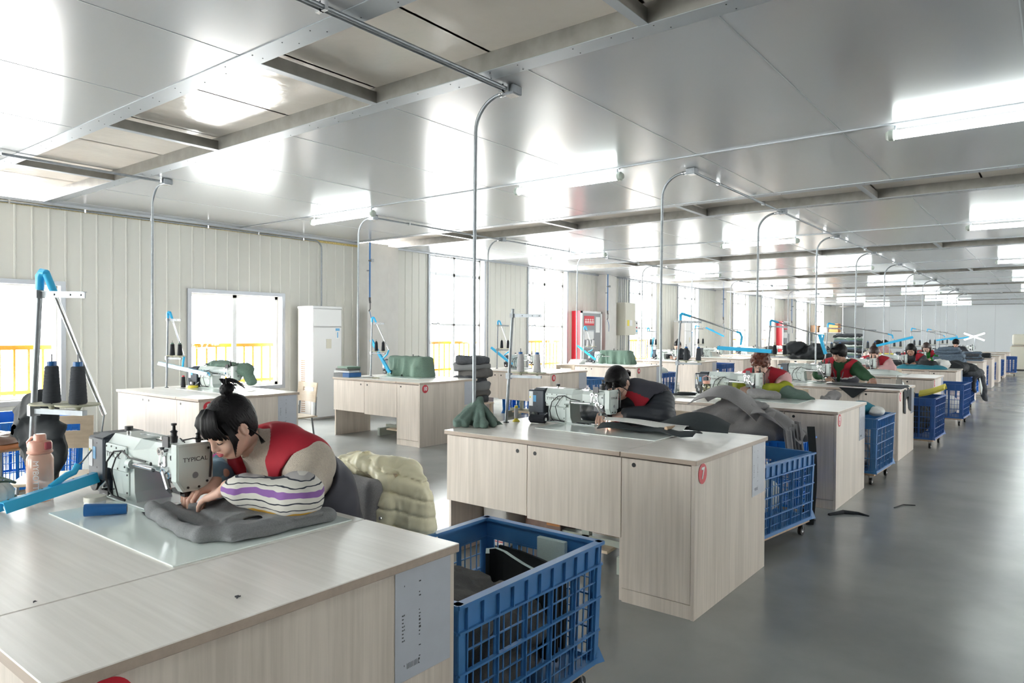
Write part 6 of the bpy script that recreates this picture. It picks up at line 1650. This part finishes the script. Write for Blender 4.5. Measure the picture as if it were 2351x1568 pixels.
tag(sdf_mesh('black_bag', [(bag, .010)], 'cloth_black'), 'black cloth bag hanging over a chair back behind the pink bottle', 'bag')
# --- desk 8 small things and half cover
t = spool('thread_black', 'sign_red', (-7.42, 3.98-.22, T_+.0005), 'black thread cone with a red tip standing on the desk by the low window', .95, 'loose thread cones')
o = empty('tape_roll', (-7.26, 3.78, T_+.0005), 0, 'flat yellow tape roll on the desk by the low window', 'tape')
MB().mat('label_yellow').lathe([(.028, 0), (.055, 0), (.056, .004), (.056, .024), (.055, .026), (.028, .026), (.028, 0)], n=28).build('tape', o, smooth=40)
o = empty('grey_roll', (-7.16, 3.92, T_+.027), R_(30), 'short grey roll lying left of the half covered machine', 'roll')
MB().mat('castor_grey').tube([(-.05, 0, 0), (.05, 0, 0)], .026, 18).mat('black').cyl((-.0505, 0, 0), .013, .001, 'x', 14).build('roll', o, smooth=40)
cv8 = SDF().ell((-7.10, 4.02, T_+.245), (.26, .10, .045), .03).ell((-6.82, 4.10, T_+.20), (.13, .10, .07), .04).cap((-6.78, 4.10, T_+.20), (-6.72, 4.14, T_+.08), .06, .05, .03).ell((-7.30, 3.99, T_+.21), (.09, .09, .04), .03)
cv8.fn(lambda P: -.012*ridged(P, 20, 6)+.003, op='d')
tag(sdf_mesh('machine_cover', [(cv8, .008)], 'cloth_cover'), 'grey green cloth thrown over the machine by the low window', 'machine cover')
def cover(x, y, lx, ly, h, lab, seed=0, mat='cloth_cover'):
    c = SDF().box((x, y, T_+h/2), (lx/2, ly/2, h/2+.004), .035, .02)
    c.fn(lambda P: (.022*np.sin(P[..., 0]*30+seed)*np.sin(P[..., 1]*24+seed)-.026*ridged(P*np.array((1, 1, .4)), 15, seed))*np.clip((T_+h-P[..., 2])/h+.25, 0, 1)-.030*np.clip((T_+h-P[..., 2])/h, 0, 1), op='d')
    c.fn(lambda P: T_+.0008-P[..., 2], op='i', k=.003)
    return tag(sdf_mesh('machine_cover', [(c, .010)], mat), lab, 'machine cover')
cover(-7.02, 6.74, .66, .26, .27, 'dark green fabric cover pulled over the machine of desk number 10', 1)
cover(-6.92, 12.25, .64, .26, .26, 'pale green fabric cover over the machine behind the glasses woman', 3)
# --- desk 10 binders, plate
o = empty('binder', (-7.52, 6.05, T_+.0005), R_(6), 'lever arch binder with a blue spine, lowest of the stack on desk number 10', 'binder', 'binders on desk number 10')
MB().mat('cloth_grey').bbox(-.15, .14, -.11, .11, 0, .055, .004).build('pages', o); MB().mat('spool_blue').bbox(.02, .145, -.112, .112, .004, .060, .004).build('spine', o)
for k, m in enumerate(('label_white', 'cloth_brown_grey', 'cloth_cover')):
    o = empty('binder', (-7.54+.02*k, 6.06, T_+.062+.028*k), R_(8-9*k), ['white folder in the middle of the binder stack', 'grey brown folder near the top of the binder stack', 'green folder topmost on the binder stack'][k], 'binder', 'binders on desk number 10')
    MB().mat(m).bbox(-.14, .13, -.10, .10, 0, .026, .003).build('cover', o)
o = tag(MB().mat('label_white').lathe([(.0, 0), (.06, 0), (.08, .012), (.082, .014), (.06, .004), (0, .004)], (-7.22, 6.15, T_+.0005), 24).build('plate', smooth=40), 'white plate beside the binders on desk number 10', 'plate')
o = tag(MB().mat('disc_cream').lathe([(.0, 0), (.05, 0), (.055, .010), (.0, .012)], (-7.05, 6.13, T_+.0005), 20).build('saucer', smooth=40), 'cream spool disc lying right of the white plate', 'disc')
# --- desk 14 books
for k in range(3):
    o = tag(MB().mat('label_white').bbox(-.14, .12, -.10, .10, 0, .028, .003).build('ledger', loc=(-7.48+.02*k, 11.68, T_+.0005+.029*k), rz=R_(5*k-4)), ['bottom white ledger on the desk before the fire cabinet', 'middle white ledger on the desk before the fire cabinet', 'top white ledger on the desk before the fire cabinet'][k], 'book', 'white ledgers')
# --- far heaps in the window row
def zat(px, py, yy): return at(px, py, 'Y', yy)
a = zat(1797, 815, 19.0); b = zat(1893, 812, 19.0)
mx = (a.x+b.x)/2
scloth('black_heap', [('e', (mx-.25, 19.3, .98), (.36, .4, .22)), ('e', (mx+.25, 19.3, .94), (.36, .4, .22)), ('e', (mx, 19.3, .82), (.62, .42, .14))], 'cloth_black', 'wide heap of black garments on a work table, far behind the auburn haired woman', res=.024, amp=.05, fr=9, seed=3, flat=.731)
o = empty('packing_table', (mx, 19.3, 0), 0, 'plain work table under the heap of black garments', 'table')
MB().mat('wood_top').bbox(-.75, .75, -.45, .45, .70, .73, .003).build('tabletop', o)
for sx in (-1, 1):
    for sy in (-1, 1): MB().mat('wood_front').bbox(sx*.68-.03, sx*.68+.03, sy*.38-.03, sy*.38+.03, 0, .70, .002).build('leg', o)
a = zat(1908, 800, 24.0); b = zat(1978, 800, 24.0); mx = (a.x+b.x)/2
stack('cloth_stack', mx, 24.3, .62, abs(b.x-a.x), .7, 16, .78, ['cloth_charcoal', 'cloth_slate', 'cloth_cover', 'cloth_pale', 'cloth_black'], 'tall stack of folded grey cloth behind the worker in green', 7)
o = empty('packing_table', (mx, 24.3, 0), 0, 'low work table under the tall stack of folded grey cloth', 'table')
MB().mat('wood_top').bbox(-.65, .65, -.42, .42, .58, .618, .003).build('tabletop', o)
for sx in (-1, 1):
    for sy in (-1, 1): MB().mat('wood_front').bbox(sx*.58-.03, sx*.58+.03, sy*.36-.03, sy*.36+.03, 0, .58, .002).build('leg', o)
a = zat(1773, 812, 20.1)
scloth('dark_bundle', [('e', (a.x-.1, 20.1, T_+.13), (.26, .22, .15))], 'cloth_brown_grey', 'small dark bundle left of the wide black heap', res=.02, amp=.04, fr=14, seed=2, flat=T_+.001)
a = zat(2050, 845, 22.0)
o = empty('yellow_table', (a.x, 22.2, 0), 0, 'low table topped with a bright yellow sheet in the far middle', 'table')
MB().mat('foam_yellow').bbox(-.42, .42, -.3, .3, .6605, .86, .01).build('yellow_sheet', o); MB().mat('wood_front').bbox(-.40, .40, -.25, .25, 0, .66, .004).build('base', o)
# cartons and shelf against the far window wall
a = zat(1895, 750, 36.0)
o = empty('storage_rack', (a.x, 36.2, 0), 0, 'grey storage rack against the far left of the hall', 'rack')
for sx in (-1, 1):
    for sy in (-1, 1): MB().mat('galv').box(sx*.75-.02, sx*.75+.02, sy*.3-.02, sy*.3+.02, 0, 1.5).build('post', o)
for z in (.5, 1.0, 1.46): MB().mat('galv').box(-.77, .77, -.32, .32, z, z+.02).build('shelf', o)
for k, (dx, w, h, m, lab) in enumerate(((-.50, .34, .34, 'box_brown', 'brown carton at the left on the storage rack'), (-.08, .36, .24, 'box_white', 'white carton in the middle on the storage rack'), (.38, .40, .42, 'box_orange', 'orange brown carton at the right on the storage rack'))):
    tag(MB().mat(m).bbox(a.x+dx-w/2, a.x+dx+w/2, 35.95, 36.45, 1.4805, 1.48+h, .004).build('carton'), lab, 'carton', 'cartons on the storage rack')
# right end of the hall: beige counter and sofa shape
a = at(2351, 835, 'Y', 34)
o = empty('reception_counter', (a.x+.75, 34.3, 0), 0, 'beige counter at the far right edge by the end wall', 'counter')
MB().mat('cream').bbox(-1.2, 1.6, -.35, .35, .05, .95, .01).build('body', o); MB().mat('black').box(-1.2, 1.6, -.34, .34, 0, .05).build('kick_base', o)
MB().mat('wood_edge').bbox(-1.15, 1.6, -.36, .36, .951, .985, .005).build('counter_top', o)
c = SDF().box((a.x-.05, 34.35, 1.22), (.35, .25, .22), .08, .05).box((a.x+.7, 34.35, 1.10), (.7, .25, .11), .08, .1)
tag(sdf_mesh('covered_chair', [(c, .04)], 'cream'), 'beige padded shape standing on the far counter', 'cushion')
a = at(2262, 858, 'Y', 24.0)
tag(MB().mat('crate_bright').lathe([(.14, 0), (.15, .01), (.17, .55), (.18, .57), (.16, .57), (.13, .02), (0, .02)], (a.x, 21.9, 0), 24).build('blue_bin', smooth=40), 'bright blue round bin standing by a far desk end', 'bin')
# crossed white lamp tubes on a far stand
a = at(2237, 773, 'Y', 25.5)
for k, sgn in ((0, 1), (1, -1)):
    tag(MB().mat('lamp_lit').tube([(a.x-.26, 25.5, a.z-.10*sgn), (a.x+.26, 25.5+.06*sgn, a.z+.11*sgn)], .020, 10).build('lamp_bar', smooth=60), ['white lamp bar rising to the right over the far aisle desks', 'white lamp bar falling to the right over the far aisle desks'][k], 'lamp', 'crossed far lamp bars')
o = tag(MB().mat('galv').tube([(a.x, 25.53, HD+.001), (a.x, 25.53, a.z+.05)], .012, 8).build('lamp_post'), 'thin post carrying the crossed lamp bars', 'post')
# small light at the needles of the nearest machines
for k, (x, y) in enumerate(((-2.30, 1.17), (-2.33, 3.99), (XE-.95, Yk(2)+.80), (XE-.93, Yk(3)+.80))):
    ld = bpy.data.lights.new('needle_light', 'SPOT'); ld.energy = 1.1; ld.spot_size = R_(80); ld.spot_blend = .6; ld.shadow_soft_size = .006; ld.color = (1, .97, .9)
    lo_ = bpy.data.objects.new('needle_light', ld); COL.objects.link(lo_); lo_.location = (x+.02, y, HD+.056)

# printed characters on two vests: thin strokes laid on the cloth surface
from mathutils.bvhtree import BVHTree
def vest_print(person_obj, px, py, n, w, name='vest_lettering'):
    v = [c for c in person_obj.children if c.name.startswith('vest')][0]
    bpy.context.view_layer.update()
    mw = v.matrix_world; bm = bmesh.new(); bm.from_mesh(v.data); bm.transform(mw); tree = BVHTree.FromBMesh(bm)
    c = Vector((0, 0, 1.3905)); mb = MB().mat('ink'); random.seed(3)
    for k in range(n):
        for (dx, dy, sx, sy) in ((0, 0, .8, .12), (0, .45, .8, .12), (0, .85, .8, .12), (.38, .45, .12, 1.0), (0, .6, .12, .6)):
            q = []
            for (ex, ey) in ((0, 0), (sx, 0), (sx, sy), (0, sy)):
                X = px+(k*1.15+dx+ex)*w; Y = py+(dy+ey-.5*(sy > .5))*w
                d = (F_+R2*(X-1175.5)/1606.9-U2*(Y-784)/1606.9).normalized(); h = tree.ray_cast(c, d)
                if h[0] is None: break
                q.append(h[0]-d*.0012)
            if len(q) == 4: mb.add([mw.inverted() @ Vector(z) for z in q], [(0, 1, 2, 3)])
    bm.free()
    if mb.v:
        o = mb.build(name, v)
vest_print(w2, 1447, 938, 5, 6.0)
vest_print(w4, 1930, 846, 6, 3.2)

n_ = np.array(P1['neck'], float); h_ = np.array(M1 @ Vector((0, -.05, -.13)))
col_ = SDF().cap(n_+(h_-n_)*.10, n_+(h_-n_)*.86, .068, .060, k=.01).fn(lambda P: .0012*np.sin(np.arctan2(P[..., 0]-n_[0], P[..., 1]-n_[1])*44), op='d')
col_.cap(n_+(h_-n_)*.5, h_+(h_-n_)*1.2, .050, .052, k=.006, op='s')
sdf_mesh('collar', [(col_, .0035)], 'sweater_beige', w1)
